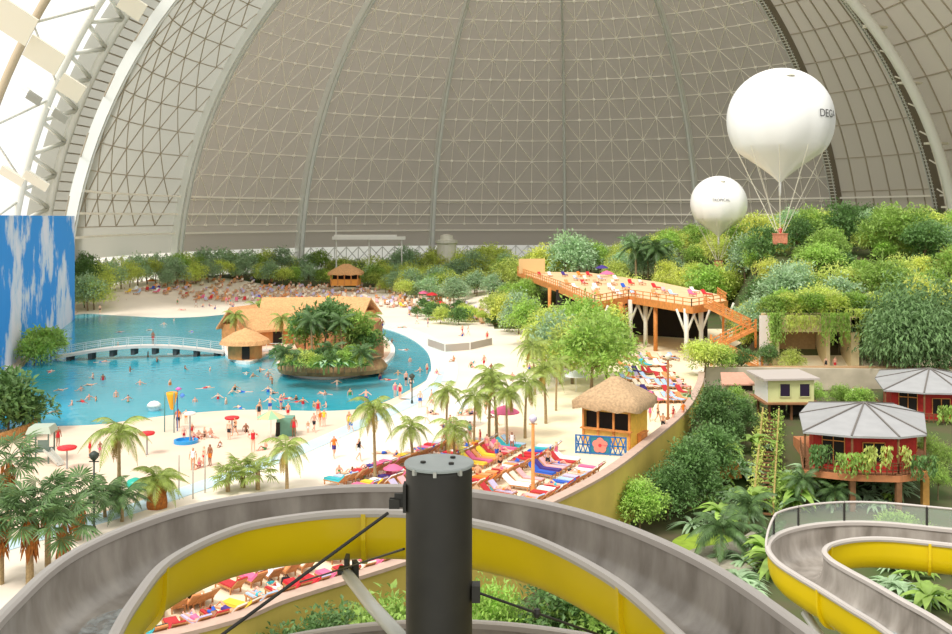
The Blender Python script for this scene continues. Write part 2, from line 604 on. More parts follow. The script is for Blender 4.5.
RIBL = ['broad grey roof rib springing beside the sky wall', 'wide pale roof rib left of the beach pavilion', 'pale curved roof rib above the island hut', 'slim pale roof rib over the far palms', 'straight upright roof rib in the middle of the dome', 'pale roof rib passing behind the smaller balloon',
        'dark broad roof rib behind the big balloon', 'brown ladder-like roof rib before the white duct']
RIBW = [2.6, 2.7, 2.2, 1.7, 1.1, 1.5, 2.6, 1.6]
for s in range(8):
    az = AZ[s]
    w = RIBW[s]
    dw = math.degrees(w / 2 / DR)
    b = MB()
    for j in range(28):
        p0, p1 = 66 * j / 28 + .3, 66 * (j + 1) / 28 + .3
        r = -1.2
        f = [[dome(az - dw, p, r), dome(az + dw, p, r), dome(az + dw, p, .8), dome(az - dw, p, .8)] for p in (p0, p1)]
        b.add(f[0] + f[1], [(0, 1, 5, 4), (1, 2, 6, 5), (2, 3, 7, 6), (3, 0, 4, 7)])
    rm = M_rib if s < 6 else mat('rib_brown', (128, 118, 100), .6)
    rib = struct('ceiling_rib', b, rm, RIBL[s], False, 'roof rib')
    b = MB()
    for e_ in (-1, 1):
        b.tube([dome(az + dw * e_ * .7, 66 * j / 36 + .3, -1.5) for j in range(37)], .17, 6)
    b.build('edge_tube', mat('edge_grey', (206, 206, 198), .5), rib)
    if s >= 6:
        b = MB()
        for j in range(120):
            b.beam(dome(az - dw, .5 * j + 2, -1.35), dome(az + dw, .5 * j + 2, -1.35), .18)
        b.build('rung', M_lat, rib)

# white duct hung along the last bay, with its lattice girder
b = MB()
seg = [dome(83, 2 + 64 * j / 30, -4.5) for j in range(31)]
b.tube(seg, 1.25, 12)
t = struct('ceiling_duct', b, M_white, 'fat white tube following the roof curve at the dome side', True, 'duct')
b = MB()
for j in range(30):
    p = 2 + 2.1 * j
    b.tube([dome(79 + (j % 2) * 2.4, p, -1.5), dome(79 + ((j + 1) % 2) * 2.4, p + 2.1, -3.2)], .2, 5)
    b.tube([dome(79, p, -1.5), dome(79, p + 2.1, -1.5)], .22, 5)
b.build('lattice_girder', M_lat, t)
b = MB()
for j in range(4):
    pp = dome(82, 12 + 9 * j, -3.4)
    b.box(pp, (5.2, 3, .5), rz=.5)
b.build('bracket_plate', M_cream, t)

# hall arches (lattice box girders) before the dome at the sky-wall side
M_arch = mat('arch_white', (226, 226, 216), .5)


def arch(side, s0, s1, ph_max, label, r, m, depth=0):
    b = MB()
    n = 34
    b.tube([barrel(side, s0, ph_max * j / n) for j in range(n + 1)], r, 10)
    root = tag(b.build('ceiling_arch', m, smooth=True), label, 'roof arch', None, 'structure')
    if s1 is not None:
        b = MB()
        b.tube([barrel(side, s1, ph_max * j / n) for j in range(n + 1)], r, 10)
        b.build('chord', m, root, smooth=True)
        b = MB()
        for j in range(0, n, 2):
            a, c, e_ = barrel(side, s0, ph_max * j / n), barrel(side, s1, ph_max * (j + 1) / n), barrel(side, s0, ph_max * (j + 2) / n)
            b.tube([a, c], r * .55, 6)
            b.tube([c, e_], r * .55, 6)
        b.build('diagonal', m, root, smooth=True)
    return root


arch(-1, 34, 46, 64, 'white lattice roof arch standing nearest the taupe dome above sky wall', .85, M_arch)
a1_ = arch(-1, 46, None, 64, 'slim white roof arch carrying cream reflector panels', .7, M_arch)
b = MB()
for j in range(0, 34, 2):
    f = lambda t: 64 * t / 34
    b.tube([barrel(-1, 34, f(j)), barrel(-1, 46, f(j + 1))], .42, 6)
    b.tube([barrel(-1, 46, f(j + 1)), barrel(-1, 34, f(j + 2))], .42, 6)
b.build('diagonal', M_arch, a1_, smooth=True)
a2_ = arch(-1, 62, None, 64, 'beige outermost roof arch at the bright side of the hall', .75, mat('arch_beige', (190, 174, 146), .5))
b = MB()
for j in range(5):
    b.tube([barrel(-1, 62, 8 + 11 * j), barrel(-1, 46, 12 + 11 * j)], .3, 6)
    b.tube([barrel(-1, 62, 8 + 11 * j), barrel(-1, 46, 3 + 11 * j)], .2, 6)
b.build('tie_bar', M_arch, a2_, smooth=True)
# grey cloth between the first rib and the lattice arch
b = MB()
rows = 24
vs = []
for j in range(rows + 1):
    for s_ in (22, 28, 34, 40):
        vs.append(barrel(-1, s_, 66 * j / rows, 1.2))
b.add(vs, [(j * 4 + i, j * 4 + i + 1, (j + 1) * 4 + i + 1, (j + 1) * 4 + i) for j in range(rows) for i in range(3)])
sp = struct('ceiling_strip', b, M_memb3, 'narrow grey roof cloth between white arch and broad rib', True, 'roof')
b = MB()
for j in range(60):
    b.beam(barrel(-1, 24, 1.1 * j, .5), barrel(-1, 33, 1.1 * j, .5), .25)
b.build('batten', M_lat2, sp)
# reflector panels hung from those arches
for k, (px, py, dd, sx, sy, m_, lab) in enumerate([
        (12, 20, 162, 10, 8, M_cream, 'large cream reflector panel high on the beige roof arch'),
        (44, 55, 168, 8.5, 6.5, M_cream, 'long cream reflector panel slung between beige and white arches'),
        (71, 88, 178, 6.2, 5.5, M_cream, 'square cream reflector panel at the middle of the white arches'),
        (132, 6, 186, 6.5, 5.5, M_cream, 'cream reflector panel at the highest visible part of the white arch'),
        (12, 176, 172, 6, 2.6, M_cream, 'flat cream reflector panel low on the white arch above sky wall'),
        (36, 181, 182, 6.5, 2.8, M_cream, 'second flat cream reflector panel low on the arch, closest to the rib'),
        (34, 98, 168, 3.4, 2.4, M_memb3, 'small grey reflector panel beside the beige arch'),
        (60, 116, 178, 3.8, 2.4, M_memb3, 'small grey reflector panel just under the square cream panel')]):
    p = PX(px, py, dd)
    t = thing('light_reflector', lab, 'reflector', p, 0, 'reflector panels on the roof arches')
    b = MB()
    M = Matrix.Rotation(.75, 3, 'Y') @ Matrix.Rotation(.5, 3, 'X') @ Matrix.Rotation(.3, 3, 'Z')
    b.box((0, 0, 0), (sx * .72, .35, sy * .72), M=M)
    b.build('panel', m_, t)
    b = MB()
    b.beam((0, 0, .1), (-2, -.3, 1.6), .25)
    b.beam((sx * .3, 0, -.3), (-1.4, .5, 1.9), .25)
    b.build('hanger', M_arch, t)
# ==== water slides ====================================================================================================
M_yel = mat('yellow_fibreglass', (226, 196, 4), .28, var=.06, scale=.8)
M_olive = M_yel
M_grey = mat('grey_gelcoat', (186, 178, 168), .2, c2=(128, 120, 110), scale=1.6, detail=8)
nt = M_grey.node_tree
for n_ in nt.nodes:
    if n_.type == 'TEX_NOISE':
        mp_ = nt.nodes.new('ShaderNodeMapping')
        mp_.inputs['Scale'].default_value = (1.6, 1.6, .5)
        nt.links.new(nt.nodes['Texture Coordinate'].outputs['Object'], mp_.inputs['Vector'])
        nt.links.new(mp_.outputs['Vector'], n_.inputs['Vector'])
M_rim = mat('rim_grey', (196, 188, 180), .4)
M_dgrey = mat('dark_gelcoat', (96, 88, 80), .3, var=.2, scale=1.2)
M_wat = mat('thin_water', (206, 214, 214), .08, var=.1, scale=3, bump=.5)
nt = M_wat.node_tree
ms, tr = nt.nodes.new('ShaderNodeMixShader'), nt.nodes.new('ShaderNodeBsdfTransparent')
nz, rp_ = nt.nodes.new('ShaderNodeTexNoise'), nt.nodes.new('ShaderNodeMapRange')
nz.inputs['Scale'].default_value = 7
nz.inputs['Detail'].default_value = 5
rp_.inputs['From Min'].default_value = .35
rp_.inputs['From Max'].default_value = .65
rp_.inputs['To Min'].default_value = .15
rp_.inputs['To Max'].default_value = .8
nt.links.new(nt.nodes['Texture Coordinate'].outputs['Object'], nz.inputs['Vector'])
nt.links.new(nz.outputs['Fac'], rp_.inputs['Value'])
nt.links.new(rp_.outputs['Result'], ms.inputs['Fac'])
nt.links.new(tr.outputs[0], ms.inputs[1])
nt.links.new(nt.nodes['Principled BSDF'].outputs[0], ms.inputs[2])
nt.links.new(ms.outputs[0], nt.nodes['Material Output'].inputs['Surface'])
M_plexi = bpy.data.materials.new('clear_guard')
M_plexi.use_nodes = True
nt = M_plexi.node_tree
ms, tr = nt.nodes.new('ShaderNodeMixShader'), nt.nodes.new('ShaderNodeBsdfTransparent')
tr.inputs['Color'].default_value = (.9, .94, .92, 1)
ms.inputs['Fac'].default_value = .3
pb = nt.nodes['Principled BSDF']
pb.inputs['Base Color'].default_value = lin((214, 222, 214))
pb.inputs['Roughness'].default_value = .12
nt.links.new(tr.outputs[0], ms.inputs[1])
nt.links.new(pb.outputs[0], ms.inputs[2])
nt.links.new(ms.outputs[0], nt.nodes['Material Output'].inputs['Surface'])


def flume(line, W, depth, root, skin_grey, water_span=None, joints=(), bed_m=None):
    """open trough along a line of rim-height points; W half width"""
    L = catmull(line, 10)
    k = len(L)
    nor = []
    for i in range(k):
        t = L[min(i + 1, k - 1)] - L[max(i - 1, 0)]
        nor.append(Vector((t.y, -t.x, 0)).normalized())
    na = 14

    def prof(w, d, i, j):
        # from one rim down round the bottom to the other rim
        u = j / na
        a = PI * u
        x = -math.cos(a) * w
        x = math.copysign(abs(x) ** .62 * w ** .38, x)
        z = -d * math.sin(a) ** .55
        return L[i] + nor[i] * x + Vector((0, 0, z))
    ins = MB()
    vs = [prof(W, depth, i, j) for i in range(k) for j in range(na + 1)]
    ins.add(vs, [(i * (na + 1) + j, i * (na + 1) + j + 1, (i + 1) * (na + 1) + j + 1, (i + 1) * (na + 1) + j) for i in range(k - 1) for j in range(na)])
    ins.build('channel', skin_grey, root, smooth=True)
    out = MB()
    vs = [prof(W + .035, depth + .05, i, j) for i in range(k) for j in range(na + 1)]
    out.add(vs, [(i * (na + 1) + j + 1, i * (na + 1) + j, (i + 1) * (na + 1) + j, (i + 1) * (na + 1) + j + 1) for i in range(k - 1) for j in range(na)])
    out.build('shell', M_yel, root, smooth=True)
    for e in (-1, 1):
        b = MB()
        fr = [(-.03, -.045), (-.035, .03), (.0, .05), (.07, .045), (.085, .0), (.07, -.045)]
        vs, n = [], len(fr)
        for i in range(k):
            for x, z in fr:
                vs.append(L[i] + nor[i] * e * (W + x) + Vector((0, 0, z)))
        b.add(vs, [(i * n + j, i * n + (j + 1) % n, (i + 1) * n + (j + 1) % n, (i + 1) * n + j) for i in range(k - 1) for j in range(n)])
        b.build('rim', M_rim, root)
    for i in joints:
        b = MB()
        vs = []
        for q in (-.03, .03):
            T = (L[min(i + 1, k - 1)] - L[i - 1]).normalized() * q
            for j in range(na + 1):
                vs.append(prof(W + .03, depth + .045, i, j) + T)
            for j in range(na + 1):
                vs.append(prof(W + .085, depth + .11, i, j) + T)
        n = na + 1
        fs = []
        for j in range(na):
            fs += [(j, j + 1, n + j + 1, n + j), (2 * n + j + 1, 2 * n + j, 3 * n + j, 3 * n + j + 1), (n + j, n + j + 1, 3 * n + j + 1, 3 * n + j)]
        b.add(vs, fs)
        b.build('joint_flange', M_yel, root)
    if water_span:
        i0, i1, j0, j1, sd = water_span
        b = MB()
        vs = []
        for i in range(i0, i1):
            for x in range(13):
                g_ = min(1, (i - i0 + 1) / 16)
                c_ = (j0 + j1) / 2 + .06 * math.sin(i * .5)
                j = (c_ + (j1 - j0) * (x / 12 - .5) * g_) * na
                j = na - j if sd < 0 else j
                vs.append(prof(W - .012 - .008 * math.sin(i * 1.3 + x * 2.1), depth - .02 - .01 * math.sin(i * .9 + x), i, j))
        b.add(vs, [(i * 13 + x, i * 13 + x + 1, (i + 1) * 13 + x + 1, (i + 1) * 13 + x) for i in range(i1 - i0 - 1) for x in range(12)])
        b.build('water', M_wat, root, smooth=True)
    return L, nor


SIDE = 1
ZR = EYE - 3.87
front = [(3.1, 4.6), (2.85, 7.2), (2.5, 9.1), (1.95, 10.95), (.95, 12.55), (-.4, 13.45), (-1.5, 13.63), (-2.5, 13.4), (-3.45, 12.75), (-4.05, 11.4), (-4.05, 9.9), (-3.85, 8.2), (-3.9, 6.4), (-4.2, 4.2)]
s1 = thing('water_slide', 'big grey and yellow open water slide curving round the dark column', 'water slide', (0, 0, 0))
flume([Vector((x, y, ZR - .004 * i)) for i, (x, y) in enumerate(front)], .575, .68, s1, M_grey, (86, 131, .2, .68, SIDE), (28, 60, 92))
lower = [(4.0, 11.6), (2.2, 13.0), (.3, 13.85), (-1.4, 13.9), (-3, 13.2), (-4.2, 11.8), (-4.6, 10)]
s3 = thing('water_slide', 'lower grey slide loop passing below the big slide and column', 'water slide', (0, 0, 0))
flume([Vector((x, y - .45, EYE - 5.72 - .03 * i)) for i, (x, y) in enumerate(lower)], .575, .68, s3, M_grey, None, (20, 40))

ZS = EYE - 7.2
side = [(20, 18.2), (15.5, 20.6), (13, 21.5), (10.9, 22.15), (9.4, 22.68), (8.35, 22.65), (7.45, 22.2), (6.95, 21.5), (6.85, 20.75), (7.0, 20.0), (7.2, 19.3), (7.42, 18.4), (7.65, 17.5), (7.8, 16.2), (7.8, 14.4), (7.5, 12)]
s2 = thing('water_slide', 'yellow water slide with clear guard looping in front of the red bungalow', 'water slide', (0, 0, 0))
L2, n2 = flume([Vector((x, y, ZS)) for x, y in side], .56, .72, s2, M_grey, (72, 150, .3, .7, 1), (34, 62, 100))
b = MB()
sl_ = [L2[i] - n2[i] * .62 for i in range(2, 73)]
if (sl_[40] - Vector((9, 20, 0))).length < (L2[42] - Vector((9, 20, 0))).length:
    sl_ = [L2[i] + n2[i] * .62 for i in range(2, 73)]
h = [.46 * min(1, (len(sl_) - 1 - i) / 9) + .02 for i in range(len(sl_))]
b.strip(sl_, [p + Vector((0, 0, h[i])) for i, p in enumerate(sl_)])
b.build('clear_guard', M_plexi, s2, smooth=True)
b = MB()
b.tube([p + Vector((0, 0, h[i])) for i, p in enumerate(sl_)], .028, 6)
b.build('guard_rail', M_rim, s2, smooth=True)
for i in (8, 20, 32, 44, 54, 62):
    b = MB()
    b.tube([sl_[i] + Vector((0, 0, -.1)), sl_[i] + Vector((0, 0, h[i] + .02))], .028, 6)
    b.build('guard_post', M_dsteel, s2)
for x, y in ((8.9, 20.9), (7.3, 19.0)):
    b = MB()
    b.tube([(x, y, -4.4), (x, y, ZS - 1.5)], .16, 12)
    b.tube([(x, y, ZS - 1.9), (x - .6, y + 1.2, ZS - .85)], .09, 8)
    b.build('support_post', M_steel, s2, smooth=True)
t = thing('steel_beam', 'grey steel cross beam under the yellow slide loop', 'beam', (10.2, 20.3, ZS - 1.65), -.12)
b = MB()
b.box((0, 0, .09), (6, .2, .02)).box((0, 0, -.09), (6, .2, .02)).box((0, 0, 0), (6, .02, .18))
b.build('girder', M_steel, t)
b = MB()
b.tube([(-2.2, 0, -.1), (-2.2, 0, -15)], .12, 10).tube([(2.2, 0, -.1), (2.2, 0, -15)], .12, 10)
b.build('post', M_steel, t)

# far end of another flume at the picture's edge beyond the yellow slide
s4 = thing('water_slide', 'short end of a pale slide beyond the inner yellow curve', 'water slide', (0, 0, 0))
flume([Vector((9.3, 16.6, EYE - 8.1)), Vector((10.0, 17.7, EYE - 8.0)), Vector((11, 18.6, EYE - 8)), Vector((12.6, 19.3, EYE - 8)), Vector((15, 19.6, EYE - 8))], .5, .7, s4, M_grey, None, ())

# ==== the slide column ================================================================================================
cx, cy, cz = -.355, 9.5, EYE - 2.36
t = thing('slide_column', 'thick dark round steel column with grey cap inside the slide curve', 'column', (cx, cy, -4.4))
hh = cz + 4.4
b = MB()
b.lathe([(.318, 0), (.318, hh - .06), (.31, hh - .02)], n=48)
b.build('shaft', M_dsteel, t, smooth=False)
for p in t.children[0].data.polygons:
    p.use_smooth = len(p.vertices) == 4
b = MB()
b.lathe([(.33, hh - .02), (.335, hh), (.33, hh + .012)], n=48)
b.build('cap_plate', mat('cap_grey', (176, 184, 182), .45, var=.06, scale=5), t)
for x, y in ((-.15, -.05), (.13, .14), (.12, -.1)):
    b = MB()
    b.lathe([(.026, hh + .012), (.026, hh + .03)], (x, y, 0), 6)
    b.build('bolt', M_dsteel, t)
for a in (-2.3, -1.65, -.9, .6, 2.4):
    b = MB()
    b.box((.322 * math.cos(a), .322 * math.sin(a), hh - .03), (.05, .03, .05), a)
    b.build('cap_tab', M_steel, t)
# brackets, rods and the strut
loc = lambda p: Vector(p) - Vector((cx, cy, -4.4))


b = MB()
a = loc(PX(405, 500, 9.45))
b.box(a + Vector((.0, 0, .03)), (.03, .16, .26)).box(a + Vector((-.05, 0, .0)), (.1, .04, .13)).box(a + Vector((-.1, .03, -.03)), (.1, .02, .09)).box(a + Vector((-.1, -.03, -.03)), (.1, .02, .09))
b.build('bracket', M_dsteel, t)
b = MB()
b.tube([loc(PX(388, 513, 9.4)), loc(PX(215, 640, 8.4))], .016, 8)
b.build('tie_rod', M_dsteel, t)
b = MB()
b.tube([loc(PX(404, 549, 9.5)), loc(PX(345, 568, 12.4)), loc(PX(300, 582, 14.5))], .012, 8)
b.build('tie_rod', M_dsteel, t)
b = MB()
a = loc(PX(476, 592, 9.45))
b.box(a, (.08, .14, .16))
b.tube([a, loc(PX(545, 616, 9.9)), loc(PX(620, 642, 10.4))], .013, 8)
b.lathe([(.028, -.04), (.04, 0), (.028, .04)], loc(PX(537, 613, 9.85)), 10)
b.build('tie_rod', M_dsteel, t)
b = MB()
b.tube([loc(PX(347, 574, 12.7)), loc(PX(372, 606, 11.2)), loc(PX(412, 650, 9.6))], .075, 12)
b.build('strut', M_steel, t, smooth=True)
b = MB()
a = loc(PX(347, 570, 12.75))
b.box(a, (.22, .2, .05)).box(a + Vector((0, 0, .09)), (.05, .2, .18)).box(a + Vector((.12, -.1, .0)), (.06, .12, .3), .4)
b.build('strut_head', M_dsteel, t)

# roof on posts, added out of view to throw shade on the big slide
t = thing('shade_roof', 'added grey roof out of view that shades the big slide', 'roof', (0, 0, 0))
b = MB()
b.box((-5.4, 4.2, 25.0), (13.5, 12.4, .3))
b.build('roof_sheet', M_steel, t)
for x, y in ((-12, -1.6), (-12, 10.2), (-.9, -1.6), (1.2, -1.6)):
    b = MB()
    b.beam((x, y, 24.8), (x, y, -4.4), .3)
    b.build('post', M_steel, t)
# ==== plants: one of each kind ========================================================================================
def leaf_card(vs, fs, p, d, up, L, W):
    """one pointed leaf folded along its midrib"""
    s = d.cross(up)
    if s.length < 1e-4:
        s = d.orthogonal()
    s.normalize()
    n = s.cross(d).normalized()
    o = len(vs)
    vs += [p, p + d * L * .45 + s * W * .5 + n * W * .12, p + d * L - n * L * .12, p + d * L * .45 - s * W * .5 + n * W * .12]
    fs += [(o, o + 1, o + 2), (o, o + 2, o + 3)]


def rnd_dir(r):
    while 1:
        v = Vector((r.uniform(-1, 1), r.uniform(-1, 1), r.uniform(-1, 1)))
        if .05 < v.length < 1:
            return v.normalized()


def crown(blobs, n, L, seed, droop=.0, W=.5, out=.75):
    r = random.Random(seed)
    vs, fs = [], []
    tot = sum(b[1][0] * b[1][2] for b in blobs)
    for c, rad in blobs:
        c = Vector(c)
        for _ in range(int(n * rad[0] * rad[2] / tot)):
            v = rnd_dir(r)
            if v.z < -.55:
                v.z = -v.z
            k = r.uniform(.6, 1.08) if r.random() < .8 else r.uniform(1.0, 1.38)
            p = c + Vector((v.x * rad[0], v.y * rad[1], v.z * rad[2])) * k
            d = (v * out + rnd_dir(r) * .75 + Vector((0, 0, -droop))).normalized()
            leaf_card(vs, fs, p, d, (Vector((0, 0, 1)) + rnd_dir(r) * .5), L * r.uniform(.7, 1.3), L * W * r.uniform(.8, 1.2))
    return MB().add(vs, fs)


def blobs_for(r, R, H, base, n, flat=.7):
    out = []
    for i in range(n):
        a = 2 * PI * i / n * 1.618 + r.uniform(-.3, .3)
        q = R * (.72 * math.sqrt((i + .3) / n))
        z = base + (H - base) * (.25 + .55 * r.random() * (1 - .45 * q / R))
        s = R * r.uniform(.24, .56)
        out.append(((math.cos(a) * q, math.sin(a) * q, z), (s, s, s * flat)))
    out.append(((0, 0, base + (H - base) * .62), (R * .6, R * .6, (H - base) * .36)))
    return out


def tree_proto(kind, leafm, R, H, base, nb, n, L, seed, droop=0.0, W=.5, flat=.75, trunk=.16, bark=None):
    r = random.Random(seed)
    P = Proto(kind)
    b = MB()
    top = Vector((r.uniform(-.3, .3), r.uniform(-.3, .3), H * .62))
    b.tube(catmull([(0, 0, -.6), (r.uniform(-.1, .1), 0, base * .6), top], 4), [trunk * (1.25 - .09 * i) for i in range(9)], 7)
    bl = blobs_for(r, R, H, base, nb, flat)
    for c, rad in bl[:6]:
        b.tube([top * .6, (Vector(c) + top * .6) * .5 + Vector((0, 0, -.1)), c], [trunk * .5, trunk * .32, trunk * .15], 5)
    P.part('trunk', b, bark or M_trunk, True)
    P.part('foliage', crown(bl, n, L, seed + 1, droop, W), leafm)
    return P


T_ROUND = [tree_proto('broadleaf_tree', LEAF[1], 3.5, 6.2, .9, 12, 2600, .44, s) for s in (1, 2, 3)]
T_DARK = [tree_proto('broadleaf_tree', LEAF[0], 3.3, 6.6, .8, 12, 2600, .42, s) for s in (11, 12)]
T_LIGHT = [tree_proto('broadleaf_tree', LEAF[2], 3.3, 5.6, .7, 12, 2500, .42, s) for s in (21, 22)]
T_LIME = [tree_proto('broadleaf_tree', LEAF[3], 3.0, 5.2, .4, 11, 2400, .42, s, droop=.3) for s in (31, 32)]
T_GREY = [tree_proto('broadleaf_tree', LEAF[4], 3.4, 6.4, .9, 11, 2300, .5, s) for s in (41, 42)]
T_WEEP = [tree_proto('weeping_fig', mat('leaf_fig', (124, 156, 100), .55, var=.35, scale=1.3, leaf=.35, objvar=.15), 4.8, 12.5, .3, 22, 6500, .6, 51, droop=.9, W=.34, flat=1.0)]
T_FINE = [tree_proto('feathery_tree', LEAF[1], 2.6, 5.6, 1.6, 12, 2600, .34, s, droop=.5, W=.3, flat=.55, trunk=.1) for s in (61, 62)]
SHRUB = [tree_proto('shrub', LEAF[i], 1.5, 2.2, .1, 8, 1300, .3, 70 + i, flat=.9, trunk=.06) for i in (0, 1, 2)]
BUSH = [tree_proto('garden_bush', LEAF[0], 2.7, 5.2, .2, 11, 4200, .33, 80, flat=.95, trunk=.12), tree_proto('garden_bush', LEAF[1], 2.4, 4.6, .2, 11, 3800, .32, 81, flat=.95, trunk=.12)]


def frond_mesh(L, n, leaf, W, droop, rise, seed, mats, lw=.055):
    """a feather palm leaf: arched midrib with leaflets both sides, lying along +X"""
    r = random.Random(seed)
    b = MB()
    pts = []
    for i in range(n + 1):
        t = i / n
        pts.append(Vector((L * (t - .12 * t * t * droop), 0, L * (rise * t - (rise + .42) * droop * t * t * .9))))
    b.tube(pts[::2] + ([pts[-1]] if n % 2 else []), [.035 * (1 - .8 * i / (n // 2 + 1)) + .006 for i in range(len(pts[::2]) + (n % 2))], 4)
    vs, fs = [], []
    for i in range(3, n + 1):
        t = i / n
        tg = (pts[i] - pts[i - 1]).normalized()
        ln = leaf * math.sin(PI * min(1, .18 + t * .86)) ** .7
        for s in (-1, 1):
            d = (tg * .55 + Vector((0, s * .85, 0)) + Vector((0, 0, -.28 - r.random() * .3))).normalized()
            side = tg
            o = len(vs)
            p = pts[i]
            q = p + d * ln * .55 + Vector((0, 0, .02))
            e = p + d * ln + Vector((0, 0, -ln * .22))
            vs += [p - side * lw * .5, p + side * lw * .5, q + side * lw * W, q - side * lw * W, e]
            fs += [(o, o + 1, o + 2, o + 3), (o + 3, o + 2, o + 4)]
    b.add(vs, fs)
    return b.mesh('frond', mats)


FM = [frond_mesh(2.5, 30, .72, .8, d, ri, s, M_frond, .05) for d, ri, s in ((1.25, .6, 1), (1.5, .4, 2), (.9, .95, 3))]
FMD = [frond_mesh(2.5, 30, .7, .8, d, ri, s, M_frondd, .055) for d, ri, s in ((1.0, .5, 1), (1.3, .25, 2), (.7, .85, 3))]
FMY = frond_mesh(1.9, 20, .5, .75, 1.7, .1, 5, mat('yellowing_frond', (176, 152, 74), .6, var=.3, scale=2, leaf=.25), .07)


def palm_proto(H, seed, nf=13, fm=FM, r0=.1, lean=.25, sc=1.0, old=2, kind='coconut_palm'):
    r = random.Random(seed)
    P = Proto(kind)
    top = Vector((r.uniform(-lean, lean), r.uniform(-lean, lean), H))
    line = catmull([(0, 0, -.4), (top.x * .15, top.y * .2, H * .35), (top.x * .6, top.y * .6, H * .72), top], 8)
    b = MB()
    b.tube(line, [r0 * (1.5 - .75 * i / 24 + (.08 if i % 2 else 0)) for i in range(len(line))], 8)
    P.part('trunk', b, M_trunkp)
    b = MB()
    b.tube([top - Vector((0, 0, .1)), top + Vector((0, 0, .25)), top + Vector((0, 0, .6))], [r0 * .95, r0 * 1.0, r0 * .4], 8)
    P.part('crownshaft', b, mat('crownshaft', (148, 162, 84), .5), True)
    for i in range(nf):
        tier = i / nf
        m = fm[2] if tier > .7 else fm[0] if tier > .3 else fm[1]
        P.part('frond', None, None, me=m, loc=top + Vector((0, 0, .45)), rot=(0, -.75 * tier + .25, i * 2.4 + r.uniform(-.25, .25)), scale=(sc * r.uniform(.88, 1.1),) * 3)
    for i in range(old):
        P.part('frond', None, None, me=FMY, loc=top + Vector((0, 0, .3)), rot=(0, .55, r.uniform(0, 6)), scale=(sc,) * 3)
    return P


def fan_mesh(R, n, seed, m):
    """a fan palm leaf on its stalk along +X"""
    r = random.Random(seed)
    b = MB()
    b.tube([(0, 0, 0), (R * .5, 0, .12 * R), (R, 0, .1 * R)], [.03, .022, .014], 4)
    vs, fs = [], []
    c = Vector((R, 0, .1 * R))
    for i in range(n):
        a = -2.3 + 4.6 * i / (n - 1)
        d = Vector((math.cos(a), math.sin(a), -.12 - .25 * r.random())).normalized()
        s = d.cross(Vector((0, 0, 1))).normalized()
        ln = R * (.95 - .12 * abs(a)) * r.uniform(.9, 1.1)
        w = ln * 4.6 / n * .27
        o = len(vs)
        mid = c + d * ln * .62
        vs += [c, mid + s * w, c + d * ln + Vector((0, 0, -.16 * ln)), mid - s * w, mid + Vector((0, 0, .05 * ln))]
        fs += [(o, o + 1, o + 4), (o + 1, o + 2, o + 4), (o + 2, o + 3, o + 4), (o + 3, o, o + 4)]
    b.add(vs, fs)
    return b.mesh('fan_leaf', m)


FANS = [fan_mesh(1.15, 20, s, M_frondd) for s in (1, 2)]
FANL = [fan_mesh(.9, 16, s, M_frond) for s in (3, 4)]


def fan_palm(H, seed, nf, fm, skirt=True, sc=1.0, r0=.16, husk=M_husk):
    r = random.Random(seed)
    P = Proto('fan_palm')
    b = MB()
    b.tube([(0, 0, -.4), (0.02, 0, H * .5), (0, 0.03, H)], [r0 * 1.15, r0, r0 * .9], 9)
    P.part('trunk', b, M_trunkp)
    if skirt:
        b = MB()
        vs, fs = [], []
        for i in range(60):
            a = r.uniform(0, 2 * PI)
            z = H - r.uniform(0, min(1.5, H * .6))
            p = Vector((math.cos(a) * r0, math.sin(a) * r0, z))
            leaf_card(vs, fs, p, Vector((math.cos(a) * .5, math.sin(a) * .5, -1)).normalized(), Vector((math.cos(a), math.sin(a), .3)), .8, .2)
        b.add(vs, fs)
        P.part('dead_leaf_skirt', b, husk)
    for i in range(nf):
        t = i / nf
        P.part('fan_leaf', None, None, me=fm[i % 2], loc=(0, 0, H), rot=(0, .5 - 1.5 * t, i * 2.4 + r.uniform(-.3, .3)), scale=(sc * r.uniform(.85, 1.1),) * 3)
    return P


PALM = [palm_proto(h, s, nf, sc=c) for h, s, nf, c in ((4.6, 1, 13, 1.0), (3.4, 2, 12, .95), (5.4, 3, 13, 1.0), (2.6, 4, 12, .9))]
PALMD = [palm_proto(h, s, nf, FMD, sc=1.0, old=0) for h, s, nf in ((3.2, 8, 15), (1.4, 9, 15))]
FAN = [fan_palm(4.2, 1, 16, FANS), fan_palm(3.2, 2, 15, FANS), fan_palm(1.3, 3, 14, FANL, False), fan_palm(2.2, 4, 15, FANS)]
# stout date palm with a broad brown trunk
P = Proto('date_palm')
b = MB()
b.lathe([(.62, -.3), (.66, .3), (.6, .8), (.5, 1.25), (.36, 1.6), (.2, 1.75)], n=18)
P.part('trunk', b, mat('date_trunk', (184, 112, 42), .9, c2=(132, 78, 34), scale=7, bump=.6), True)
vs, fs = [], []
for i in range(120):
    a, z = R_.uniform(0, 6.28), R_.uniform(.7, 1.7)
    q = .68 - .3 * (z - .2) / 1.5
    leaf_card(vs, fs, Vector((math.cos(a) * q * .9, math.sin(a) * q * .9, z)), Vector((math.cos(a) * .5, math.sin(a) * .5, .9)).normalized(), Vector((math.cos(a), math.sin(a), 0)), .34, .16)
P.part('leaf_stub', MB().add(vs, fs), M_husk)
P.kids[-1][0]['kind'] = 'stuff'
for i in range(22):
    P.part('frond', None, None, me=FM[i % 3], loc=(0, 0, 1.7), rot=(0, .35 - 1.1 * i / 22, i * 2.4), scale=(.85,) * 3)
DATE = P


